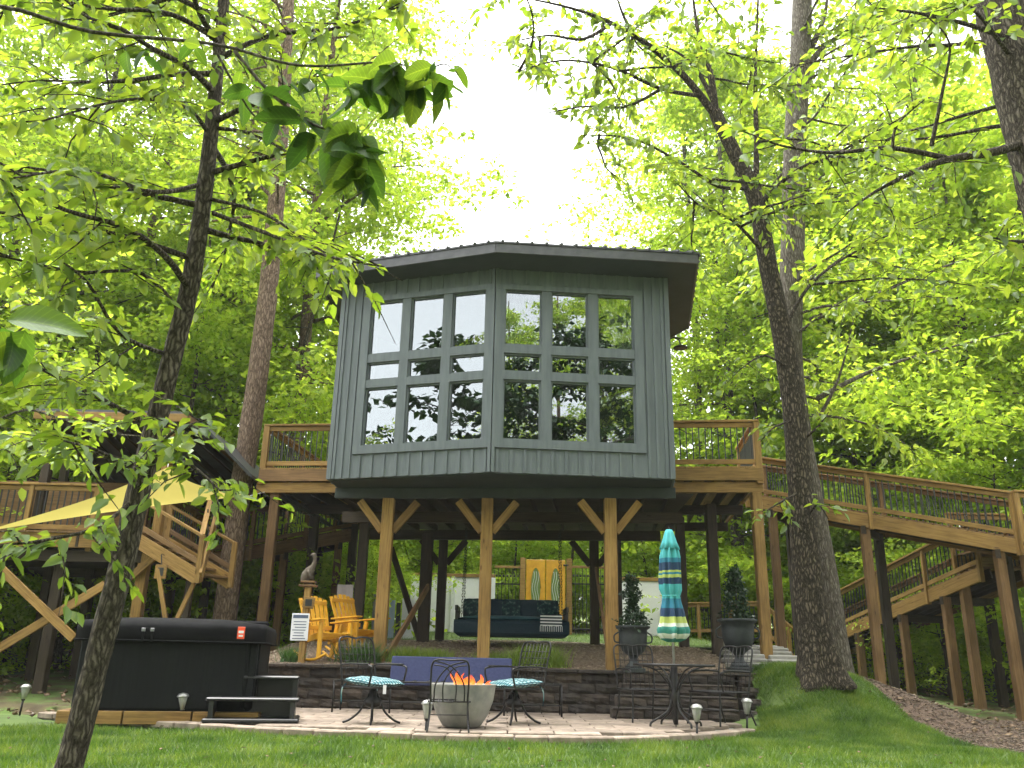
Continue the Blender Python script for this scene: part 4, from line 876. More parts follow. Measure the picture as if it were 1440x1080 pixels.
# the mossy dark tree on the mound, forking over the cabin
YR = 12.9
p, r_ = pxpath([(1160, 978, 54), (1140, 850, 42), (1127, 700, 35), (1116, 580, 31), (1100, 470, 27), (1080, 370, 25), (1060, 275, 23), (1030, 210, 19), (1006, 158, 18)], YR)
T3 = Tree('mossy_tree', 'big mossy dark tree on the grass mound forking above the cabin roof', (p[0].x, YR, hz(p[0].x, YR)), 6)
p[0].z = hz(p[0].x, YR)-.12; p = T3.trunk(p, r_, BARKR, 24, 1.1)
kw = dict(step=.22, tl=.8, nleaf=12, LL=.17, clear=open_sky); T3p = []
for pts, w in (([(1006, 162, YR), (960, 105, 12.7), (900, 55, 12.4), (850, 28, 12.2), (790, 8, 12), (700, -10, 11.8)], 17), ([(1006, 160, YR), (1000, 110, 12.9), (985, 60, 13), (975, 0, 13.1), (968, -80, 13.1)], 17), ([(1003, 140, 12.9), (972, 88, 13.1), (930, 62, 13.3)], 12),
               ([(895, 52, 12.4), (878, 25, 12.2), (862, -20, 12)], 10), ([(1062, 280, YR), (1064, 200, 13), (1062, 120, 13.1), (1066, 0, 13.2), (1070, -90, 13.3)], 14), ([(1058, 265, YR), (1010, 262, 12.6), (960, 230, 12.2), (890, 195, 12), (820, 190, 11.8)], 9), ([(985, 135, 12.8), (930, 125, 12.4), (860, 95, 12.1), (790, 85, 11.9), (730, 100, 11.7)], 9), ([(930, 125, 12.4), (880, 150, 12.2), (820, 150, 12), (765, 160, 11.9)], 7), ([(860, 33, 12.2), (820, 55, 12), (770, 50, 11.9), (715, 60, 11.8)], 8),
               ([(1078, 360, YR), (1030, 310, 12.5), (985, 290, 12.3), (950, 255, 12.1)], 8), ([(1065, 290, YR), (1120, 240, 12.4), (1180, 220, 12), (1260, 240, 11.6)], 10), ([(1100, 470, YR), (1140, 400, 13.1), (1210, 350, 13.4), (1320, 300, 13.6)], 9), ([(1110, 520, YR), (1075, 500, 12.5), (1040, 520, 12.2)], 6),
               ([(1128, 690, YR), (1100, 705, 12.5), (1075, 720, 12.3)], 6), ([(1128, 620, YR), (1150, 600, 12.5), (1165, 580, 12.3)], 6), ([(1135, 730, YR), (1150, 710, 12.4), (1165, 730, 12.3)], 5), ([(1120, 590, YR), (1090, 600, 12.5), (1070, 620, 12.3)], 5)):
    pp = T3.limb([P(*q) for q in pts], rpx(w*.7, pts[0][0], pts[0][1], YR), .008); T3p += pp[2:] if w > 7 else []; T3.foliate(pp, t0=.25 if w > 6 else .5, **(kw if w > 6 else dict(kw, tl=.4, nleaf=9, LL=.15)))
for k in range(26):
    T3.auto(T3.r.choice(T3p), T3.r.uniform(-1.9, 1.9), T3.r.uniform(1.4, 2.8), .12, .025, t0=.1, **kw)
T3.done(LEAF_OAK)
# the grey trunk standing close behind it
p, r_ = pxpath([(1186, 930, 25), (1160, 780, 24), (1133, 640, 24), (1116, 500, 25), (1114, 360, 33), (1118, 200, 30), (1126, 80, 28), (1130, -80, 24)], 16)
T4 = Tree('grey_tree', 'straight grey-brown trunk close behind the mossy tree', (p[0].x, 16, hz(p[0].x, 16)), 7)
p[0].z = hz(p[0].x, 16)-.1; p = T4.trunk(p, r_, BARKG, 16, .4)
kw = dict(step=.26, tl=.9, nleaf=12, LL=.2, clear=open_sky)
for pts, w in (([(1132, 100, 16), (1160, 65, 15.8), (1200, 45, 15.6), (1250, 38, 15.4)], 11), ([(1140, 70, 16), (1160, 20, 16), (1165, -30, 16)], 10), ([(1150, 560, 16), (1230, 520, 16.4), (1330, 490, 16.8), (1450, 460, 17)], 8), ([(1140, 450, 16), (1220, 420, 16.2), (1300, 385, 16.4), (1400, 350, 16.6)], 8), ([(1150, 590, 16), (1180, 530, 15.8), (1200, 450, 15.6)], 6)):
    pp = T4.limb([P(*q) for q in pts], rpx(w, pts[0][0], pts[0][1], 16), .008); T4.foliate(pp, t0=.25, **kw)
for k in range(30):
    z = 5.5+.4*k; c = min(p, key=lambda q: abs(q.z-z)); T4.auto(c, T4.r.uniform(-1.7, 1.7), T4.r.uniform(1.8, 3.8), .2, .035, t0=.2, **kw)
T4.done(LEAF_SPRING)
# the trunk cutting the top right corner
YC = 8.0
p, r_ = pxpath([(1650, 1000, 100), (1560, 600, 90), (1490, 330, 80), (1440, 120, 74), (1415, 20, 70), (1385, -130, 62), (1360, -330, 50)], YC)
T5 = Tree('corner_tree', 'thick speckled trunk leaning in beside the mulch bed with a long bare limb', (p[0].x, YC, hz(p[0].x, YC)), 8)
p[0].z = hz(p[0].x, YC)-.1; p = T5.trunk(p, r_, BARKD, 18, .6)
kw = dict(step=.24, tl=.65, nleaf=9, LL=.16, clear=open_sky)
for pts, w in (([(1465, 195, YC), (1400, 213, 7.8), (1330, 225, 7.6), (1285, 242, 7.5), (1230, 270, 7.4), (1190, 300, 7.3)], 15), ([(1330, 222, 7.6), (1250, 208, 7.5), (1170, 215, 7.4), (1100, 205, 7.3), (1060, 190, 7.2)], 8), ([(1255, 208, 7.5), (1262, 175, 7.4), (1300, 140, 7.3)], 5), ([(1310, 205, 7.6), (1325, 130, 7.4), (1335, 60, 7.2), (1300, 20, 7)], 6), ([(1430, 60, YC), (1380, 40, 7.6), (1300, 20, 7.2), (1220, 10, 6.9)], 10), ([(1490, 330, YC), (1440, 340, 7.7), (1370, 330, 7.4)], 7)):
    pp = T5.limb([P(*q) for q in pts], rpx(w, pts[0][0], pts[0][1], YC), .005); T5.foliate(pp, t0=.3, **kw)
for k in range(14):
    z = 6.5+.4*k; c = min(p, key=lambda q: abs(q.z-z)); T5.auto(c, T5.r.uniform(1.8, 4.4), T5.r.uniform(1.4, 2.8), .2, .03, t0=.25, **kw)
T5.done(LEAF_OAK)
# broad-leaved branch hanging in over the lawn from a young tree beside the photographer
T6 = Tree('broadleaf_tree', 'young tree with big oval leaves arching over the lawn', (-3.2, 2.2, hz(-3.2, 2.2)), 9)
p = T6.trunk([Vector((-3.2, 2.2, hz(-3.2, 2.2)-.1)), Vector((-3.15, 2.25, .8)), Vector((-3.0, 2.4, 1.9)), Vector((-2.9, 2.5, 3.0)), Vector((-2.8, 2.5, 4.2))], [.07, .062, .055, .045, .03], BARKG, 12, .3)
def whorl(q, n, L, d0=(0, 0, -1)):
    for k in range(n):
        a = 2*math.pi*(k+T6.r.random()*.6)/n
        T6.lp.append(tuple(q+Vector((T6.r.gauss(0, .02), T6.r.gauss(0, .02), T6.r.gauss(0, .02))))); T6.la.append((math.cos(a)*T6.r.uniform(.3, .8)+d0[0]*.5, math.sin(a)*T6.r.uniform(.3, .9), T6.r.uniform(-1.2, .1))); T6.ll.append(L*T6.r.uniform(.7, 1.15))
YB = 2.9
mb = T6.limb([Vector((-2.92, 2.48, 2.6)), P(-60, 8, 2.8), P(130, 45, YB), P(300, 62, YB), P(420, 92, YB), P(540, 88, YB), P(600, 100, YB)], .011, .003)
for px, py, n in ((150, 50, 2), (215, 60, 2), (285, 70, 3), (335, 85, 4), (390, 92, 4), (440, 98, 4), (490, 95, 5), (535, 92, 9), (565, 98, 10), (595, 105, 9), (605, 112, 6)): q_ = P(px, py, YB); w_ = q_+Vector((T6.r.uniform(-.04, .04), T6.r.uniform(-.1, .1), T6.r.uniform(-.09, .01))); T6.limb([q_, (q_+w_)/2+Vector((0, 0, .01)), w_], .003, .002, 5, 3); whorl(w_, n, .11 if px < 480 else .17)
T6.limb([P(600, 100, YB), P(625, 90, 2.85), P(645, 105, 2.8)], .004, .002); whorl(P(640, 103, 2.8), 3, .12)
b2 = T6.limb([P(330, 72, YB), P(380, 130, YB), P(440, 175, YB), P(490, 190, YB), P(508, 240, YB)], .008, .003)
for px, py, n in ((370, 125, 2), (420, 165, 3), (455, 185, 5), (495, 190, 7), (508, 225, 8), (505, 250, 6)): whorl(P(px, py, YB), n, .18)
b3 = T6.limb([P(300, 65, YB), P(330, 120, 3), P(360, 165, 3.1), P(400, 180, 3.1)], .006, .003)
for px, py, n in ((340, 130, 2), (385, 175, 3)): whorl(P(px, py, 3.05), n, .11)
T6.limb([Vector((-3.05, 2.35, 1.6)), P(-90, 440, 2.3), P(0, 462, 2.3)], .012, .004); whorl(P(5, 465, 2.3), 6, .2); whorl(P(-30, 455, 2.3), 5, .2)
for k in range(9): T6.auto((-2.85+T6.r.uniform(-.1, .1), 2.5, 2.4+k*.2), T6.r.uniform(2.0, 4.2), T6.r.uniform(.8, 1.4), .2, .012, t0=.3, step=.25, tl=.3, nleaf=5, LL=.19)
T6.done(LEAF_BIG, .27, .5, True)
T7 = Tree('beech_sapling', 'slender young beech spreading bright leaves in front of the lookout deck', (-7.4, 10.6, hz(-7.4, 10.6)), 19)
p = T7.trunk([Vector((-7.4, 10.6, hz(-7.4, 10.6)-.1)), Vector((-7.38, 10.6, 1.2)), Vector((-7.3, 10.55, 2.6)), Vector((-7.25, 10.5, 4.2)), Vector((-7.2, 10.5, 6.2))], [.07, .06, .05, .035, .015], BARKG, 10, .3)
kw = dict(step=.17, tl=.6, nleaf=11, LL=.145)
for pts, z in (([(20, 580, 10.2), (90, 590, 9.9), (160, 610, 9.7), (250, 615, 9.6)], 3.0), ([(20, 530, 10.2), (80, 520, 10), (150, 540, 9.8)], 3.4), ([(20, 470, 10.2), (80, 440, 10), (150, 450, 9.8)], 3.9), ([(0, 400, 10.4), (70, 380, 10.3), (140, 360, 10.2)], 4.5), ([(-20, 620, 9.8), (40, 620, 9.2), (100, 640, 8.8)], 2.8)):
    T7.foliate(T7.limb([Vector((-7.27, 10.55, z))]+[P(*q) for q in pts], .02, .004), t0=.3, **kw)
for k in range(14): T7.auto((-7.25, 10.5, 3+.23*k), T7.r.uniform(0, 6.28), T7.r.uniform(.8, 1.6), .2, .015, t0=.3, **kw)
T7.done(LEAF_SPRING, .28)
# tufts on the terrace
def tuft(px, py, Y, n, h, w, m, label):
    q = P(px, py, Y); t = thing('ornamental_grass', label, 'plant', (q.x, Y, hz(q.x, Y)))
    pts = np.array([(q.x+rt.gauss(0, w), Y+rt.gauss(0, w*.5), hz(q.x, Y)) for _ in range(n)])-np.array(t.location)
    blades('blades', pts, h*.5, h, .008, m, .5, t)
tuft(572, 920, 14.6, 700, .3, .16, TUFTM, 'lime green grass tuft right of the corner post above the wall'); tuft(612, 918, 14.7, 700, .26, .15, TUFTM, 'lime green grass tuft behind the navy bench back')
tuft(700, 920, 14.6, 600, .26, .2, TUFTM, 'low lime grass tuft around the middle post'); tuft(755, 925, 14.4, 1100, .4, .2, TUFTM, 'rounded lime grass clump at the end of the navy bench'); tuft(507, 928, 14.4, 700, .4, .15, FERN, 'dark green fern clump beside the yellow rocking chairs')
tuft(408, 925, 14.3, 300, .3, .08, FERN, 'small green sprig by the notice post')
# ------------------------------------------------------------------ hot tub and its steps
tub = thing('hot_tub', 'black square hot tub with a padded cover and a red tag', 'hot tub', (0, 0, 0))
W2 = 1.04
for i, (x0, x1) in enumerate(((-1.12, -.42), (-.4, .34), (.36, 1.1))): beam('base_timber', (x0, -1.08, .05), (x1, -1.08, .05), .09, .14, WOOD, tub)
for s in (-1, 1): beam('base_timber', (s*1.08, -1.03, .05), (s*1.08, 1.1, .05), .09, .14, WOODB, tub)
def rsq(w, r, n=5):
    out = []
    for cx, cy, a0 in ((w-r, w-r, 0), (-w+r, w-r, 90), (-w+r, -w+r, 180), (w-r, -w+r, 270)):
        for k in range(n+1): a = R(a0+90*k/n); out.append((cx+r*math.cos(a), cy+r*math.sin(a)))
    return out
prism('cabinet', rsq(W2-.03, .12), .121, .98, TUBP, tub)
beam('front_panel', (-.88, -W2+.022, .545), (.88, -W2+.022, .545), .02, .8, TUBP, tub, .004); beam('side_panel', (W2-.022, -.88, .545), (W2-.022, .88, .545), .02, .8, TUBP, tub, .004)
for sx in (-1, 1): beam('corner_panel', (sx*.96, -.97, .14), (sx*.96, -.97, .95), .1, .1, TUBP, tub, .02)
prism('rim', rsq(W2+.0, .14), .955, 1.02, VINYL, tub)
Vc, Fc = [], []; ring = rsq(W2+.045, .15, 4); n = len(ring)
for j, (z, k) in enumerate(((.9, 1.0), (.92, 1.012), (1.06, 1.01), (1.12, .985), (1.19, .5), (1.21, .05))):
    for i, (x, y) in enumerate(ring): Vc.append((x*k, y*k, z+(.03*math.sin(i*1.7)*.3 if 0 < j < 4 else 0)))
for j in range(5):
    for i in range(n): Fc.append((j*n+i, j*n+(i+1) % n, (j+1)*n+(i+1) % n, (j+1)*n+i))
Fc.append(tuple(5*n+i for i in range(n))); cov = mesh('cover', Vc, Fc, VINYL, tub, True)
beam('fold_seam', (-W2, 0, 1.16), (W2, 0, 1.16), .12, .08, VINYL, cov, .03)
tube('hem', [(x*1.012, y*1.012, .905) for x, y in ring+ring[:1]], .014, VINYL, cov, 6)
REDT = simple('red_tag', [(.75, .07, .02), (.85, .1, .03)], 4, .5)
tg = box('warning_tag', (.8, -W2-.075, 1.02), (.085, .012, .14), REDT, cov, .003)
box('tag_print', (.8, -W2-.083, 1.03), (.06, .005, .03), WHITE, tg, 0); box('tag_print', (.8, -W2-.083, .985), (.05, .005, .02), WHITE, tg, 0)
for x in (-.32, -.22):
    st = box('strap', (x, -W2-.062, .97), (.03, .012, .17), VINYL, cov, .002); box('buckle', (x, -W2-.074, 1.03), (.045, .016, .04), simple('grey_plastic', [(.12, .12, .13), (.18, .18, .19)], 6, .35), st, .004)
tub.location = (-4.22, 11.7, .0); tub.rotation_euler = (0, 0, R(11))
ts = thing('tub_steps', 'black plastic two-tread steps standing against the hot tub', 'steps', (0, 0, 0))
PLAS = simple('black_plastic', [(.012, .012, .013), (.022, .022, .024)], 4, .38)
for s in (-1, 1):
    mesh('side_panel', [(s*.34+o, y, z) for o in (-.02, .02) for y, z in ((-.3, 0), (.3, 0), (.3, .42), (0, .42), (0, .21), (-.3, .21))], [(0, 1, 2, 3, 4, 5), (11, 10, 9, 8, 7, 6)]+[(i, i+6, (i+1) % 6+6, (i+1) % 6) for i in range(6)], PLAS, ts)
box('tread', (0, -.17, .225), (.78, .32, .035), PLAS, ts, .012); box('tread', (0, .14, .435), (.74, .34, .035), PLAS, ts, .012); box('base', (0, -.02, .02), (.8, .66, .04), PLAS, ts, .01)
box('riser', (0, .02, .11), (.66, .02, .16), PLAS, ts, 0); box('riser', (0, .28, .32), (.66, .02, .18), PLAS, ts, 0)
q = G(345, 1016, .02); ts.location = (q.x, q.y+.3, .022); ts.rotation_euler = (0, 0, R(12)); ts.scale = (1.35, 1.2, 1.12)
# ------------------------------------------------------------------ iron furniture
def plaid(m, n, l, b):
    tc = n.new('ShaderNodeTexCoord'); cols = []
    w1 = n.new('ShaderNodeTexWave'); w1.inputs['Scale'].default_value = 7; w1.inputs['Distortion'].default_value = 2.5; w1.inputs['Detail'].default_value = 1
    w2 = n.new('ShaderNodeTexWave'); w2.bands_direction = 'Y'; w2.inputs['Scale'].default_value = 5; w2.inputs['Distortion'].default_value = 2
    for w in (w1, w2): l.new(tc.outputs['Object'], w.inputs['Vector'])
    c1 = n.new('ShaderNodeValToRGB'); e = c1.color_ramp.elements; e[0].color = (.0, .05, .065, 1); e[1].color = (.3, .42, .43, 1); e[0].position = .35; e[1].position = .6
    c2 = n.new('ShaderNodeValToRGB'); e = c2.color_ramp.elements; e[0].color = (.15, .4, .45, 1); e[1].color = (1, 1, 1, 1); e[0].position = .3; e[1].position = .55
    l.new(w1.outputs[0], c1.inputs[0]); l.new(w2.outputs[0], c2.inputs[0])
    mx = n.new('ShaderNodeMix'); mx.data_type = 'RGBA'; mx.blend_type = 'MULTIPLY'; mx.inputs[0].default_value = 1
    l.new(c1.outputs[0], mx.inputs[6]); l.new(c2.outputs[0], mx.inputs[7]); l.new(mx.outputs[2], b.inputs['Base Color']); b.inputs['Roughness'].default_value = .9
PLAID = mat('teal_patterned_cloth', plaid)
def cushion(name, w, d, h, z, m, par, tilt=0):
    V, Fc = [], []; N = 13
    for s in (1, -1):
        for j in range(N):
            for i in range(N):
                u, v = 2*i/(N-1)-1, 2*j/(N-1)-1; e = (1-abs(u)**3)*(1-abs(v)**3)
                pu = u*(1-.06*v*v); pv = v*(1-.06*u*u)
                V.append((pu*w/2, pv*d/2, z+s*h/2*e**.5+.006*math.sin(u*9)*math.sin(v*8)+tilt*v))
    for s in range(2):
        for j in range(N-1):
            for i in range(N-1):
                q = (s*N*N+j*N+i, s*N*N+j*N+i+1, s*N*N+(j+1)*N+i+1, s*N*N+(j+1)*N+i); Fc.append(q if s == 0 else q[::-1])
    return mesh(name, V, Fc, m, par, True)
def iron_chair(label, group, style, loc, rz, cush=False):
    c = thing('iron_chair', label, 'chair', (0, 0, 0), group); w, d, sz, bt = .56, .52, .41, .98
    fr = [(-w/2, -d/2, sz), (w/2, -d/2, sz), (w/2, d/2, sz), (-w/2, d/2, sz), (-w/2, -d/2, sz)]
    tube('seat_frame', fr, .012, BLACK, c, 6)
    for k in range(1, 8): x = -w/2+w*k/8; tube('seat_bar', [(x, -d/2, sz), (x, d/2, sz)], .005, BLACK, c, 5)
    if style == 'arch':
        bf = curve([(-.24, .26, sz), (-.25, .3, .7), (-.22, .34, .95), (0, .36, .97), (.22, .34, .95), (.25, .3, .7), (.24, .26, sz)]); tube('back_frame', bf, .013, BLACK, c, 8)
        for s in (-1, 1):
            tube('back_arch', curve([(s*.2, .27, sz), (s*.18, .31, .66), (s*.02, .345, .88), (-s*.2, .345, .95)]), .01, BLACK, c, 6); tube('back_arch', curve([(s*.08, .27, sz), (s*.08, .31, .66), (s*-.05, .34, .86), (-s*.22, .33, .9)]), .009, BLACK, c, 6)
    else:
        bf = curve([(-.27, .26, sz), (-.28, .31, .72), (-.27, .37, .95), (-.12, .385, .985), (0, .385, .97), (.12, .385, .985), (.27, .37, .95), (.28, .31, .72), (.27, .26, sz)]); tube('back_frame', bf, .012, BLACK, c, 8)
        nb = 8
        for k in range(1, nb): x = -.27+.54*k/nb; tube('back_bar', [(x, .26, sz), (x, .315, .72), (x, .378, .968)], .005, BLACK, c, 5)
        for k in range(1, 6): z = .46+.48*k/6; y = .265+(z-sz)*.2; tube('back_bar', [(-.275, y, z), (.275, y, z)], .005, BLACK, c, 5)
    if style != 'arch':
        for s in (-1, 1):
            tube('armrest', curve([(s*.275, .3, .66), (s*.29, .1, .67), (s*.29, -.2, .655), (s*.285, -.25, .6), (s*.275, -.2, sz)]), .012, BLACK, c, 6); box('arm_pad', (s*.29, -.03, .673), (.045, .32, .02), BLACK, c, .006)
    if cush:
        lathe('swivel', [(.03, sz-.02), (.05, sz-.05), (.05, .3), (.11, .26), (.1, .2), (.03, .17)], BLACK, c, 14)
        for k in range(4):
            a = R(45+90*k); ca_, s_ = math.cos(a), math.sin(a); tube('leg', curve([(ca_*.05, s_*.05, .34), (ca_*.1, s_*.1, .22), (ca_*.16, s_*.16, .12), (ca_*.26, s_*.26, .04), (ca_*.34, s_*.34, .01)]), .014, BLACK, c, 6)
        cu = cushion('cushion', .58, .56, .1, sz+.06, PLAID, c, .02)
        for s in (-1, 1): tube('tie', curve([(s*.26, .2, sz+.04), (s*.29, .24, sz-.04), (s*.27, .25, sz-.2)]), .008, PLAID, cu, 5)
        box('care_tag', (-.1, -.29, sz-.02), (.05, .004, .1), WHITE, cu, 0)
    else:
        for sx in (-1, 1):
            tube('leg', curve([(sx*.26, -.25, sz), (sx*.27, -.27, .2), (sx*.29, -.3, .01)]), .012, BLACK, c, 6); tube('leg', curve([(sx*.25, .26, sz), (sx*.25, .28, .2), (sx*.27, .36, .01)]), .012, BLACK, c, 6)
        tube('stretcher', [(-.27, -.27, .2), (.27, -.27, .2)], .007, BLACK, c, 5)
    c.location = loc; c.rotation_euler = (0, 0, rz); return c
GR = 'black wrought-iron patio chairs'
q = G(522, 1020); iron_chair('black iron swivel chair with teal patterned cushion nearest the tub steps', GR, 'lat', (q.x, q.y, .022), R(52), True)
q = G(722, 1020); iron_chair('black iron swivel chair with teal patterned cushion between fire bowl and block steps', GR, 'lat', (q.x, q.y, .022), R(-52), True)
q = G(627, 1031); iron_chair('black iron chair with crossing arches in its back, before the fire bowl', GR, 'arch', (q.x+.02, 9.98, .022), R(184)).scale = (.82, .82, .76)
iron_chair('black iron lattice-back chair behind the round table, nearest the steps', GR, 'lat', (1.86, 12.15, .022), R(14))
iron_chair('black iron lattice-back chair at the round table, beside the grass mound', GR, 'lat', (2.78, 11.75, .022), R(-58))
# round table with folded umbrella
tb = thing('round_table', 'round black iron mesh table holding the folded umbrella', 'table', (0, 0, 0))
tube('rim', [(.5*math.cos(a), .5*math.sin(a), .73) for a in np.linspace(0, 2*math.pi, 37)], .016, BLACK, tb, 8)
gs = []
for k in range(-14, 15):
    x = k*.034; y = math.sqrt(max(0, .25-x*x)); gs.append(tubegeo([(x, -y, .735), (x, y, .735)], .0045, 4)); gs.append(tubegeo([(-y, x, .732), (y, x, .732)], .0045, 4))
v, f = join(*gs); mo = mesh('table_mesh', v, f, BLACK, tb); mo['kind'] = 'stuff'
lathe('hub', [(.03, .72), (.045, .7), (.04, .45), (.06, .4), (.06, .3), (.035, .25), (.03, .1), (.03, .03)], BLACK, tb, 14)
for k in range(4):
    a = R(20+90*k); x, y = math.cos(a), math.sin(a)
    tube('leg', curve([(x*.04, y*.04, .34), (x*.1, y*.1, .2), (x*.22, y*.22, .12), (x*.34, y*.34, .06), (x*.36, y*.36, .01)]), .014, BLACK, tb, 6)
    tube('brace', curve([(x*.04, y*.04, .38), (x*.1, y*.1, .52), (x*.25, y*.25, .66), (x*.44, y*.44, .72)]), .012, BLACK, tb, 6)
tb.location = (2.12, 11.3, .022)
def umb_f(m, n, l, b):
    tc = n.new('ShaderNodeTexCoord'); sp = n.new('ShaderNodeSeparateXYZ'); no = n.new('ShaderNodeTexNoise'); no.inputs['Scale'].default_value = 3
    ma = n.new('ShaderNodeMath'); ma.operation = 'MULTIPLY_ADD'; ma.inputs[1].default_value = .06; l.new(no.outputs['Fac'], ma.inputs[0])
    mr = n.new('ShaderNodeMapRange'); mr.inputs['From Min'].default_value = 1.03; mr.inputs['From Max'].default_value = 2.45
    l.new(tc.outputs['Object'], sp.inputs[0]); l.new(tc.outputs['Object'], no.inputs['Vector']); l.new(sp.outputs[2], ma.inputs[2]); l.new(ma.outputs[0], mr.inputs[0])
    cr = n.new('ShaderNodeValToRGB'); cr.color_ramp.interpolation = 'CONSTANT'; e = cr.color_ramp.elements
    tq, bl, nv, lm, wh, gn = (.06, .36, .38), (.02, .16, .24), (.012, .04, .09), (.36, .43, .1), (.55, .6, .5), (.03, .2, .16)
    st = [(0, gn), (.05, wh), (.09, gn), (.15, wh), (.18, lm), (.235, nv), (.31, bl), (.4, tq), (.525, nv), (.585, lm), (.61, bl), (.63, lm), (.65, nv), (.72, bl), (.76, tq)]
    e[0].color = (*gn, 1); e[1].position = .05; e[1].color = (*wh, 1)
    for p_, c_ in st[2:]: q = e.new(p_); q.color = (*c_, 1)
    l.new(mr.outputs[0], cr.inputs[0]); l.new(cr.outputs[0], b.inputs['Base Color']); b.inputs['Roughness'].default_value = .85
UMB = mat('striped_umbrella_cloth', umb_f)
um = thing('patio_umbrella', 'folded striped turquoise, navy and lime umbrella rising from the round table', 'umbrella', (0, 0, 0))
tube('pole', [(0, 0, .03), (0, 0, 2.42)], .019, GALV, um, 10)
fold = lambda a, z: 1+(.24*math.sin(8*a+z*1.7)+.1*math.sin(13*a-z*3))*(1 if z < 2.2 else .35)
prof = [(.02, 2.30), (.1, 2.22), (.125, 2.1), (.13, 1.95), (.14, 1.8), (.135, 1.68), (.105, 1.6), (.115, 1.52), (.14, 1.42), (.155, 1.32), (.175, 1.24), (.2, 1.18), (.185, 1.11), (.14, 1.06), (.07, 1.03), (.03, 1.03)]
prof2 = []
for i in range(len(prof)-1):
    for t in (0, .33, .66): prof2.append((prof[i][0]+(prof[i+1][0]-prof[i][0])*t, prof[i][1]+(prof[i+1][1]-prof[i][1])*t))
lathe('canopy', prof2+[prof[-1]], UMB, um, 64, fold=fold)
lathe('vent_cap', [(.015, 2.46), (.05, 2.455), (.075, 2.4), (.11, 2.28), (.14, 2.2), (.135, 2.2), (.1, 2.28)], UMB, um, 48, fold=lambda a, z: 1+.16*math.sin(8*a)*(2.46-z)*5)
lathe('finial', [(.0, 2.5), (.02, 2.48), (.012, 2.45)], BLACK, um, 10); tube('strap', [(.112*math.cos(a), .112*math.sin(a), 1.6) for a in np.linspace(0, 2*math.pi, 25)], .012, simple('turquoise_band', [(.06, .36, .38), (.08, .42, .42)], 9, .8), um, 6)
um.location = (2.12, 11.3, .0); um.scale = (.86, .86, 1)
# fire bowl
fb = thing('fire_bowl', 'grey concrete fire bowl with small orange flames', 'fire pit', (0, 0, 0))
lathe('bowl', [(.16, 0), (.22, .02), (.3, .14), (.36, .3), (.385, .46), (.39, .475), (.36, .475), (.34, .42), (0, .40)], CONC, fb, 40)
lathe('burner_bed', [(.34, .41), (.33, .43), (0, .44)], BLACK, fb, 20)
rf = random.Random(2)
for k in range(20):
    x, y, h = rf.gauss(.06, .1), rf.uniform(-.16, .05), rf.uniform(.09, .2); r1 = rf.uniform(.015, .034); lx_, ly_ = rf.uniform(-.05, .05), rf.uniform(-.03, .03)
    pts_ = [(x+lx_*t*t+.018*math.sin(t*7+k), y+ly_*t, .42+h*t) for t in np.linspace(0, 1, 9)]
    v, f = tubegeo(pts_, [r1*.5, r1*.95, r1*1.1, r1, r1*.95, r1*.7, r1*.55, r1*.3, .002], 9, True, .16, rf); mesh('flame', v, f, FIRE, fb, True)
q = G(646, 1026); fb.location = (-.5, 10.55, .022)
# long black bench with a navy back
bn = thing('bench', 'long black tubular bench with a navy fabric back against the block wall', 'bench', (0, 0, 0))
bw = 1.62
for s in (-1, 1):
    tube('leg', [(s*bw, -.28, 0), (s*bw, -.28, .42), (s*bw, .25, .42), (s*bw, .3, 0)], .014, BLACK, bn, 6); tube('leg', [(s*bw*.5, -.28, 0), (s*bw*.5, -.28, .42)], .014, BLACK, bn, 6)
    tube('back_upright', [(s*.78, .22, .4), (s*.78, .33, .75)], .014, BLACK, bn, 6)
tube('front_rail', [(-bw, -.28, .42), (bw, -.28, .42)], .014, BLACK, bn, 6); tube('rear_rail', [(-bw, .25, .42), (bw, .25, .42)], .014, BLACK, bn, 6); tube('lower_rail', [(-bw, -.28, .15), (bw, -.28, .15)], .012, BLACK, bn, 6)
for k in range(16): tube('seat_slat', [(-bw+.1+k*(2*bw-.2)/15, -.28, .43), (-bw+.1+k*(2*bw-.2)/15, .25, .43)], .009, BLACK, bn, 5)
o = beam('back_panel', (-.9, .25, .565), (.9, .25, .565), .05, .42, NAVY, bn, .015); o.rotation_euler = (R(-14), 0, 0)
for s in (-.45, 0, .45): beam('back_seam', (s, .2, .42), (s, .3, .74), .012, .02, NAVY, o if False else bn, 0)
bn.location = (-.82, 13.1, .022); bn.rotation_euler = (0, 0, R(-1))
# path lights
def solar(px, py, z, lab):
    t = thing('path_light', lab, 'light', (0, 0, 0), 'solar path lights')
    tube('stake', [(0, 0, -.05), (0, 0, .2)], .014, BLACK, t, 8); sh_ = lathe('lens', [(.025, .2), (.055, .34), (.058, .35), (0, .35)], simple('frosted_lens', [(.3, .31, .29), (.42, .43, .4)], 20, .25), t, 14)
    for k in range(6): a = k*math.pi/3; tube('lens_rib', [(.026*math.cos(a), .026*math.sin(a), .2), (.058*math.cos(a), .058*math.sin(a), .35)], .003, GALV, sh_, 4)
    lathe('cap', [(.07, .345), (.072, .355), (.05, .385), (.015, .395), (0, .396)], GALV, t, 16); lathe('collar', [(.02, .18), (.028, .2), (.02, .21)], BLACK, t, 10)
    q = G(px, py, z); t.location = (q.x, q.y, max(hz(q.x, q.y), z-.1)); t.rotation_euler = (R(rf.uniform(-4, 4)), R(rf.uniform(-4, 4)), 0)
solar(255, 1022, -.05, 'small steel path light in front of the hot tub'); solar(598, 1037, -.05, 'small steel path light before the fire bowl'); solar(980, 1036, -.02, 'small steel path light in front of the round table'); solar(1050, 1016, .08, 'small dull path light on the slope of the grass mound'); solar(28, 1003, -.05, 'small dark path light beside the hot tub, behind the leaning tree')
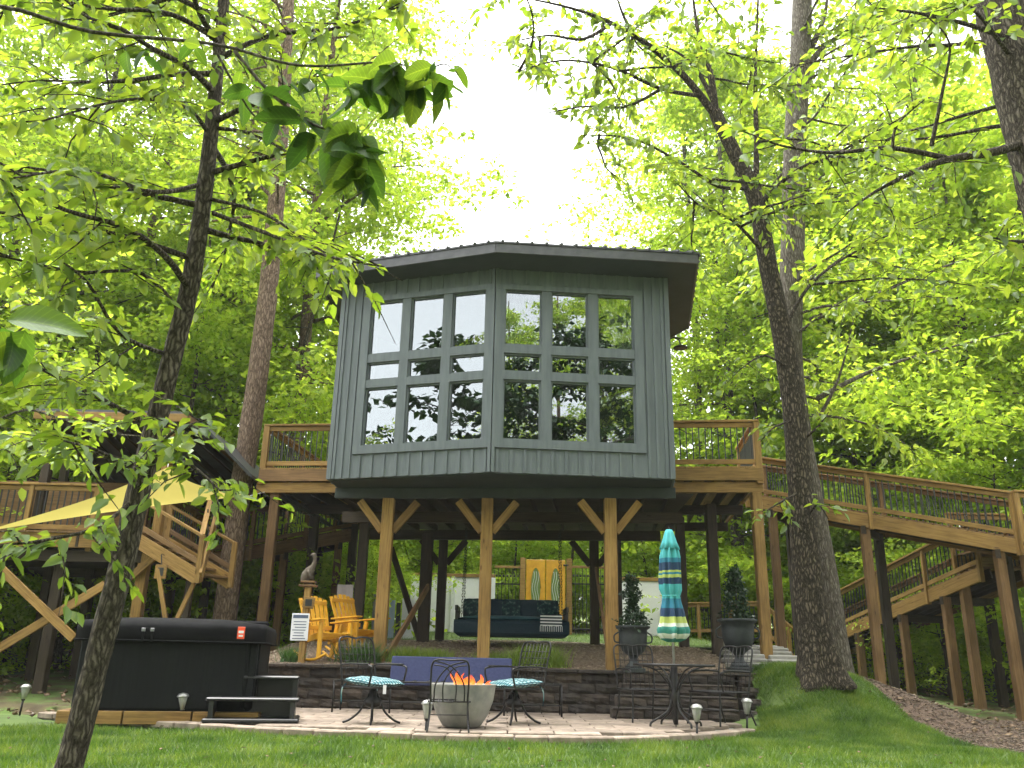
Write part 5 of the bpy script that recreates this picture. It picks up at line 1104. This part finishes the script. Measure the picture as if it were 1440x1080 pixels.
# urns
def urn(label, x, y, z, s, spiral):
    u = thing('garden_urn', label, 'urn', (0, 0, 0)); 
    box('plinth', (0, 0, .04), (.36, .36, .08), URNM, u, .01)
    lathe('vase', [(.15, .08), (.13, .12), (.075, .18), (.065, .24), (.09, .28), (.19, .36), (.235, .48), (.25, .62), (.25, .72), (.3, .75), (.31, .78), (.27, .79), (.25, .76), (0, .75)], URNM, u, 28, fold=lambda a, z: 1+(.025*math.cos(14*a) if .28 < z < .5 else 0))
    for sx in (-1, 1): tube('handle', curve([(sx*.235, 0, .5), (sx*.32, 0, .52), (sx*.33, 0, .62), (sx*.25, 0, .68)]), .014, URNM, u, 6)
    u.location = (x, y, z); u.scale = (s, s, s)
    pl = thing('topiary_shrub', label.replace('urn', 'shrub').replace('cast-iron', 'evergreen').replace('on a pedestal', 'planted'), 'plant', (x, y, z+.75*s))
    rg = np.random.default_rng(int(x*100)); pts = []
    for k in range(260):
        h = rg.random()
        rad = .2*(1-h)**.6 if not spiral else (.2*max(0, 1-h*2.6)**.5+.1*math.exp(-((h-.68)/.09)**2)+.075*math.exp(-((h-.95)/.07)**2)+.02)
        a = rg.uniform(0, 6.28); pts.append((rad*math.cos(a)*rg.uniform(.4, 1.1), rad*math.sin(a)*rg.uniform(.4, 1.1), h*(.62 if spiral else .66)))
    base = np.repeat(np.array(pts), 7, 0)*np.array([1.2, 1.2, 1.25])+rg.normal(0, .025, (260*7, 3)); ax = base*np.array([2, 2, 0])+rg.normal(0, .5, base.shape)
    tube('stem', [(x, y, z+.7*s), (x+.01, y, z+.75*s+.45), (x, y, z+.75*s+.8)], [.02, .013, .005], BARKD, pl, 6); leafmesh('foliage', base+np.array(pl.location), ax, rg.uniform(.04, .075, len(base)), .33, LEAF_DARK, pl, rg, False)
urn('dark cast-iron urn on a pedestal left of the folded umbrella', 1.96, 13.75, .62, .88, True)
urn('dark cast-iron urn on a pedestal beside the right-hand path', 3.66, 14.0, .656, 1.02, False)
# hanging day bed
def leafcloth(m, n, l, b):
    cr, no, mp = noise_ramp(n, l, [(.004, .02, .03), (.01, .05, .05), (.09, .14, .12)], 14, 2, pos=[.42, .55, .68]); l.new(cr.outputs[0], b.inputs['Base Color']); b.inputs['Roughness'].default_value = .9
PLAIDD = mat('leaf_print_cloth', leafcloth)
sw = thing('swing_bed', 'teal hanging day bed on chains under the cabin', 'swing', (0, 0, 0)); Lb = 1.12
V, Fc = [], []
for s in (-1, 1):
    for (y, z) in ((-.5, .1), (-.55, .16), (-.55, .34), (-.5, .4), (.5, .4), (.55, .34), (.55, .16), (.5, .1)): V.append((s*Lb*(.93 if z in (.1,) else 1), y, z))
Fc = [(0, 1, 2, 3, 4, 5, 6, 7)[::-1], tuple(range(8, 16))]+[(i, (i+1) % 8, (i+1) % 8+8, i+8) for i in range(8)]
mesh('bed_base', V, Fc, DTEAL, sw); cushion('mattress', 2*Lb-.06, 1.04, .14, .43, TEAL, sw)
for k, x in enumerate((-.75, -.38, 0, .38, .72)):
    c = cushion('back_cushion', .5, .42, .16, 0, DTEAL if k % 2 else PLAIDD, sw); c.rotation_euler = (R(72), 0, R(rf.uniform(-8, 8))); c.location = (x, .38, .66)
for s in (-1, 1):
    beam('arm_rail', (s*(Lb-.04), -.5, .62), (s*(Lb-.04), .5, .62), .06, .1, BALU, sw)
    for y in (-.42, 0, .42): beam('arm_post', (s*(Lb-.04), y, .38), (s*(Lb-.04), y, .58), .05, .05, BALU, sw)
def chain(a, b, par):
    a, b = Vector(a), Vector(b); n = int((b-a).length/.055); d = (b-a)/n
    for k in range(n):
        c = a+d*(k+.5); ax = Vector((1, 0, 0)) if k % 2 else Vector((0, 1, 0)); u = d.normalized()
        ky = ('lnk', k % 2, round(u.x, 2), round(u.y, 2))
        if ky not in BOXC:
            v, f = tubegeo([u*.036*math.sin(t)+ax*.015*math.cos(t) for t in np.linspace(0, 2*math.pi, 11)], .0055, 4, False); me = bpy.data.meshes.new('link'); me.from_pydata([tuple(q) for q in v], [], f); me.materials.append(BLACK); BOXC[ky] = me
        o = link('chain_link', BOXC[ky], par); o.location = c
q = P(719, 893, 17.6); swz = 1.1
for x in (-.98, .98):
    for y in (-.45, .45): chain((x, y, .45), (x*.98, y*.5, 3.3-swz), sw)
V, Fc = [], []
for j in range(9):
    for i in range(13):
        y = -.1-.5*min(1, j/4); V.append((.55+.42*i/12, y-.02, .52-(.0 if j < 4 else (j-4)*.055)+.012*math.sin(i*1.9)))
for j in range(8):
    for i in range(12): Fc.append((j*13+i, j*13+i+1, (j+1)*13+i+1, (j+1)*13+i))
def throw_f(m, n, l, b):
    tc = n.new('ShaderNodeTexCoord'); w = n.new('ShaderNodeTexWave'); w.bands_direction = 'Z'; w.inputs['Scale'].default_value = 5.5
    cr = n.new('ShaderNodeValToRGB'); cr.color_ramp.interpolation = 'CONSTANT'; e = cr.color_ramp.elements; e[0].color = (.01, .02, .035, 1); e[1].color = (.7, .7, .7, 1); e[1].position = .55
    l.new(tc.outputs['Object'], w.inputs['Vector']); l.new(w.outputs[0], cr.inputs[0]); l.new(cr.outputs[0], b.inputs['Base Color']); b.inputs['Roughness'].default_value = .95
th = mesh('throw_blanket', V, Fc, mat('striped_throw', throw_f), sw, True)
for i in range(13): tube('tassel', [(.55+.42*i/12, -.63, .3), (.55+.42*i/12, -.64, .2)], .007, WHITE, th, 4)
sw.location = (q.x, 17.6, swz)
# yellow rocking chairs
def rocker(label, loc, rz):
    a = thing('rocking_chair', label, 'chair', (0, 0, 0), 'yellow rocking chairs')
    for s in (-1, 1):
        tube('rocker', curve([(s*.27, -.5, .1), (s*.27, -.2, .02), (s*.27, .15, .02), (s*.27, .5, .14)]), .022, YELLOW, a, 6)
        beam('leg', (s*.27, -.3, .03), (s*.27, -.3, .6), .04, .09, YELLOW, a); beam('leg', (s*.27, .22, .04), (s*.27, .1, .58), .04, .09, YELLOW, a); beam('side_rail', (s*.24, -.32, .4), (s*.24, .3, .3), .03, .1, YELLOW, a)
        beam('armrest', (s*.31, -.42, .63), (s*.3, .3, .6), .13, .025, YELLOW, a)
    for k in range(6): y = -.3+k*.1; beam('seat_slat', (-.25, y, .42-k*.018), (.25, y, .42-k*.018), .085, .02, YELLOW, a)
    for k in range(6):
        x = -.22+k*.088; beam('back_slat', (x*.85, .2, .3), (x*1.05, .52, 1.05-.06*abs(k-2.5)/2.5), .07, .018, YELLOW, a, .004, (0, 1, .4))
    beam('back_rail', (-.27, .28, .52), (.27, .28, .52), .03, .07, YELLOW, a); beam('back_rail', (-.25, .47, .93), (.25, .47, .93), .03, .07, YELLOW, a)
    a.location = loc; a.rotation_euler = (0, 0, rz)
for lb, px, Y, rz in (('yellow slatted rocking chair standing beside the notice post', 455, 14.55, 42), ('yellow slatted rocking chair between the other rocker and the corner post', 500, 15.3, 48)):
    q = P(px, 925, Y); rocker(lb, (q.x, Y, hz(q.x, Y)+.01), R(rz))
# notice post with small carved bird on top
q = P(424, 930, 14.25); zb = hz(q.x, 14.25)
sp = thing('notice_post', 'short pine post with a white notice and a small framed plate', 'sign', (q.x, 14.25, zb))
beam('post', (q.x, 14.25, zb-.1), (q.x, 14.25, zb+1.18), .1, .1, WOOD, sp)
nb_ = box('notice', (q.x-.06, 14.18, zb+.55), (.28, .012, .42), WHITE, sp, .003)
SLATE = simple('slate_print', [(.05, .07, .12), (.1, .13, .2)], 9, .7)
box('header_print', (q.x-.06, 14.172, zb+.71), (.24, .004, .05), SLATE, nb_, 0)
for k in range(7): box('text_line', (q.x-.06+rf.uniform(-.015, .015), 14.172, zb+.63-k*.043), (rf.uniform(.14, .22), .004, .012), SLATE, nb_, 0)
fp = box('framed_plate', (q.x+.05, 14.17, zb+.93), (.18, .03, .18), WOOD, sp, .006, 0); fp.rotation_euler = (0, R(8), 0); box('plate_face', (q.x+.05, 14.152, zb+.93), (.11, .01, .11), BALU, fp if False else sp, .003)
for k in range(2): box('shelf', (q.x+.0, 14.25, zb+1.2+k*.06), (.28-.05*k, .2, .03), WOODB, sp, .005)
bd = thing('carved_bird', 'weathered grey carved bird perched on the notice post', 'ornament', (q.x, 14.25, zb+1.27))
PALEW = simple('weathered_carving', [(.06, .045, .032), (.14, .115, .085)], 20, .9, bs=.6)
v, f = tubegeo(curve([(q.x-.09, 14.25, zb+1.26), (q.x-.05, 14.25, zb+1.36), (q.x+.0, 14.25, zb+1.44), (q.x+.05, 14.25, zb+1.52), (q.x+.07, 14.25, zb+1.62), (q.x+.045, 14.25, zb+1.7), (q.x+.0, 14.25, zb+1.69)]), list(np.interp(np.linspace(0, 6, 37), range(7), [.05, .085, .075, .04, .03, .038, .008])), 12); mesh('body', v, f, PALEW, bd, True)
for s in (-1, 1): tube('wing', curve([(q.x-.02, 14.25+s*.06, zb+1.43), (q.x+.01, 14.25+s*.085, zb+1.4), (q.x+.05, 14.25+s*.07, zb+1.3)]), [.03]*6+[.03, .028, .026, .022, .018, .012, .006], PALEW, bd, 6)
# small wooden framed plate on the lookout post, pale banner
q = P(226, 804, 15.0); hp = thing('hanging_plate', 'small square wooden plate with dark centre hung below the lookout stair', 'sign', q)
box('frame', q, (.2, .03, .24), WOOD, hp, .006); box('face', q+Vector((0, -.017, 0)), (.1, .01, .14), BALU, hp, .003); beam('hanger', q+Vector((0, 0, .12)), q+Vector((-.05, .05, .3)), .015, .015, BALU, hp, 0)
q = P(482, 885, 18.5); bnr = thing('garden_banner', 'pale pink banner with a bright pink streak behind the rocking chairs', 'banner', (q.x, 18.5, hz(q.x, 18.5)))
V, Fc = [], []
z0, z1 = P(480, 895, 18.5).z, P(480, 822, 18.5).z
for j in range(9):
    for i in range(7): V.append((q.x-.18+.34*i/6, 18.5+.03*math.sin(i*1.3+j*.5), z0+(z1-z0)*j/8))
for j in range(8):
    for i in range(6): Fc.append((j*7+i, j*7+i+1, (j+1)*7+i+1, (j+1)*7+i))
mesh('cloth', V, Fc, simple('pale_pink_cloth', [(.6, .5, .55), (.7, .62, .66)], 3, .9), bnr, True)
PINK = simple('pink_paint', [(.7, .06, .25), (.8, .1, .32)], 4, .8)
mesh('streak', [(q.x+dx, 18.455, z0+(z1-z0)*t) for dx, t in ((-.06, .3), (.04, .28), (.06, .42), (.02, .45), (.05, .78), (-.03, .5))], [(0, 1, 2, 3, 4, 5)], PINK, bnr)
tube('pole', [(q.x-.19, 18.52, hz(q.x, 18.5)-.1), (q.x-.19, 18.52, z1+.1)], .012, BLACK, bnr)
for nm, a, m in (('stake', (q.x+.18, 18.52), BLACK),): tube(nm, [(a[0], a[1], hz(*a)-.1), (a[0], a[1], z1+.1)], .012, m, bnr)
# yellow shade sail
sl = thing('shade_sail', 'yellow triangular shade sail stretched before the lookout deck', 'shade sail', P(150, 720, 13.8))
A, B, C = P(-25, 748, 12.6), P(236, 657, 14.6), P(352, 697, 15.2); N = 16; V, idx, Fc = [], {}, []; cen = (A+B+C)/3
for i in range(N+1):
    for j in range(N+1-i):
        a, b = i/N, j/N; c = 1-a-b; q = A*a+B*b+C*c; pinch = .10*(4*a*b*(1-2*c if c < .5 else 0)+4*b*c*(1-2*a if a < .5 else 0)+4*a*c*(1-2*b if b < .5 else 0))
        q = q+(cen-q)*pinch*2+Vector((0, 0, -.9*a*b*c)); idx[i, j] = len(V); V.append(q)
for i in range(N):
    for j in range(N-i):
        Fc.append((idx[i, j], idx[i+1, j], idx[i, j+1]))
        if j < N-i-1: Fc.append((idx[i+1, j], idx[i+1, j+1], idx[i, j+1]))
mesh('cloth', V, Fc, SAILM, sl, True)
tube('tie_rope', [C, P(372, 692, 16.6)], .006, WHITE, sl, 5); tube('tie_rope', [B, P(238, 640, 15.65)], .006, WHITE, sl, 5); tube('tie_rope', [A, A+(A-cen).normalized()*2.2], .006, WHITE, sl, 5)
# ------------------------------------------------------------------ thin haze added to lighten the dark gaps in the woods
hm = bpy.data.materials.new('gap_lightening_haze'); hm.use_nodes = True; hn = hm.node_tree.nodes; hl = hm.node_tree.links
hn.remove(hn['Principled BSDF']); pv = hn.new('ShaderNodeVolumePrincipled'); pv.inputs['Color'].default_value = (.95, .97, .95, 1); pv.inputs['Density'].default_value = .0005; pv.inputs['Anisotropy'].default_value = .2
hl.new(pv.outputs[0], hn['Material Output'].inputs['Volume'])
hz_ = prism('haze', [(-240, -160), (240, -160), (240, 260), (-240, 260)], -14, 46, hm); tag(hz_, 'thin pale haze added to lighten the dark gaps in the woods', 'haze', kind='stuff')
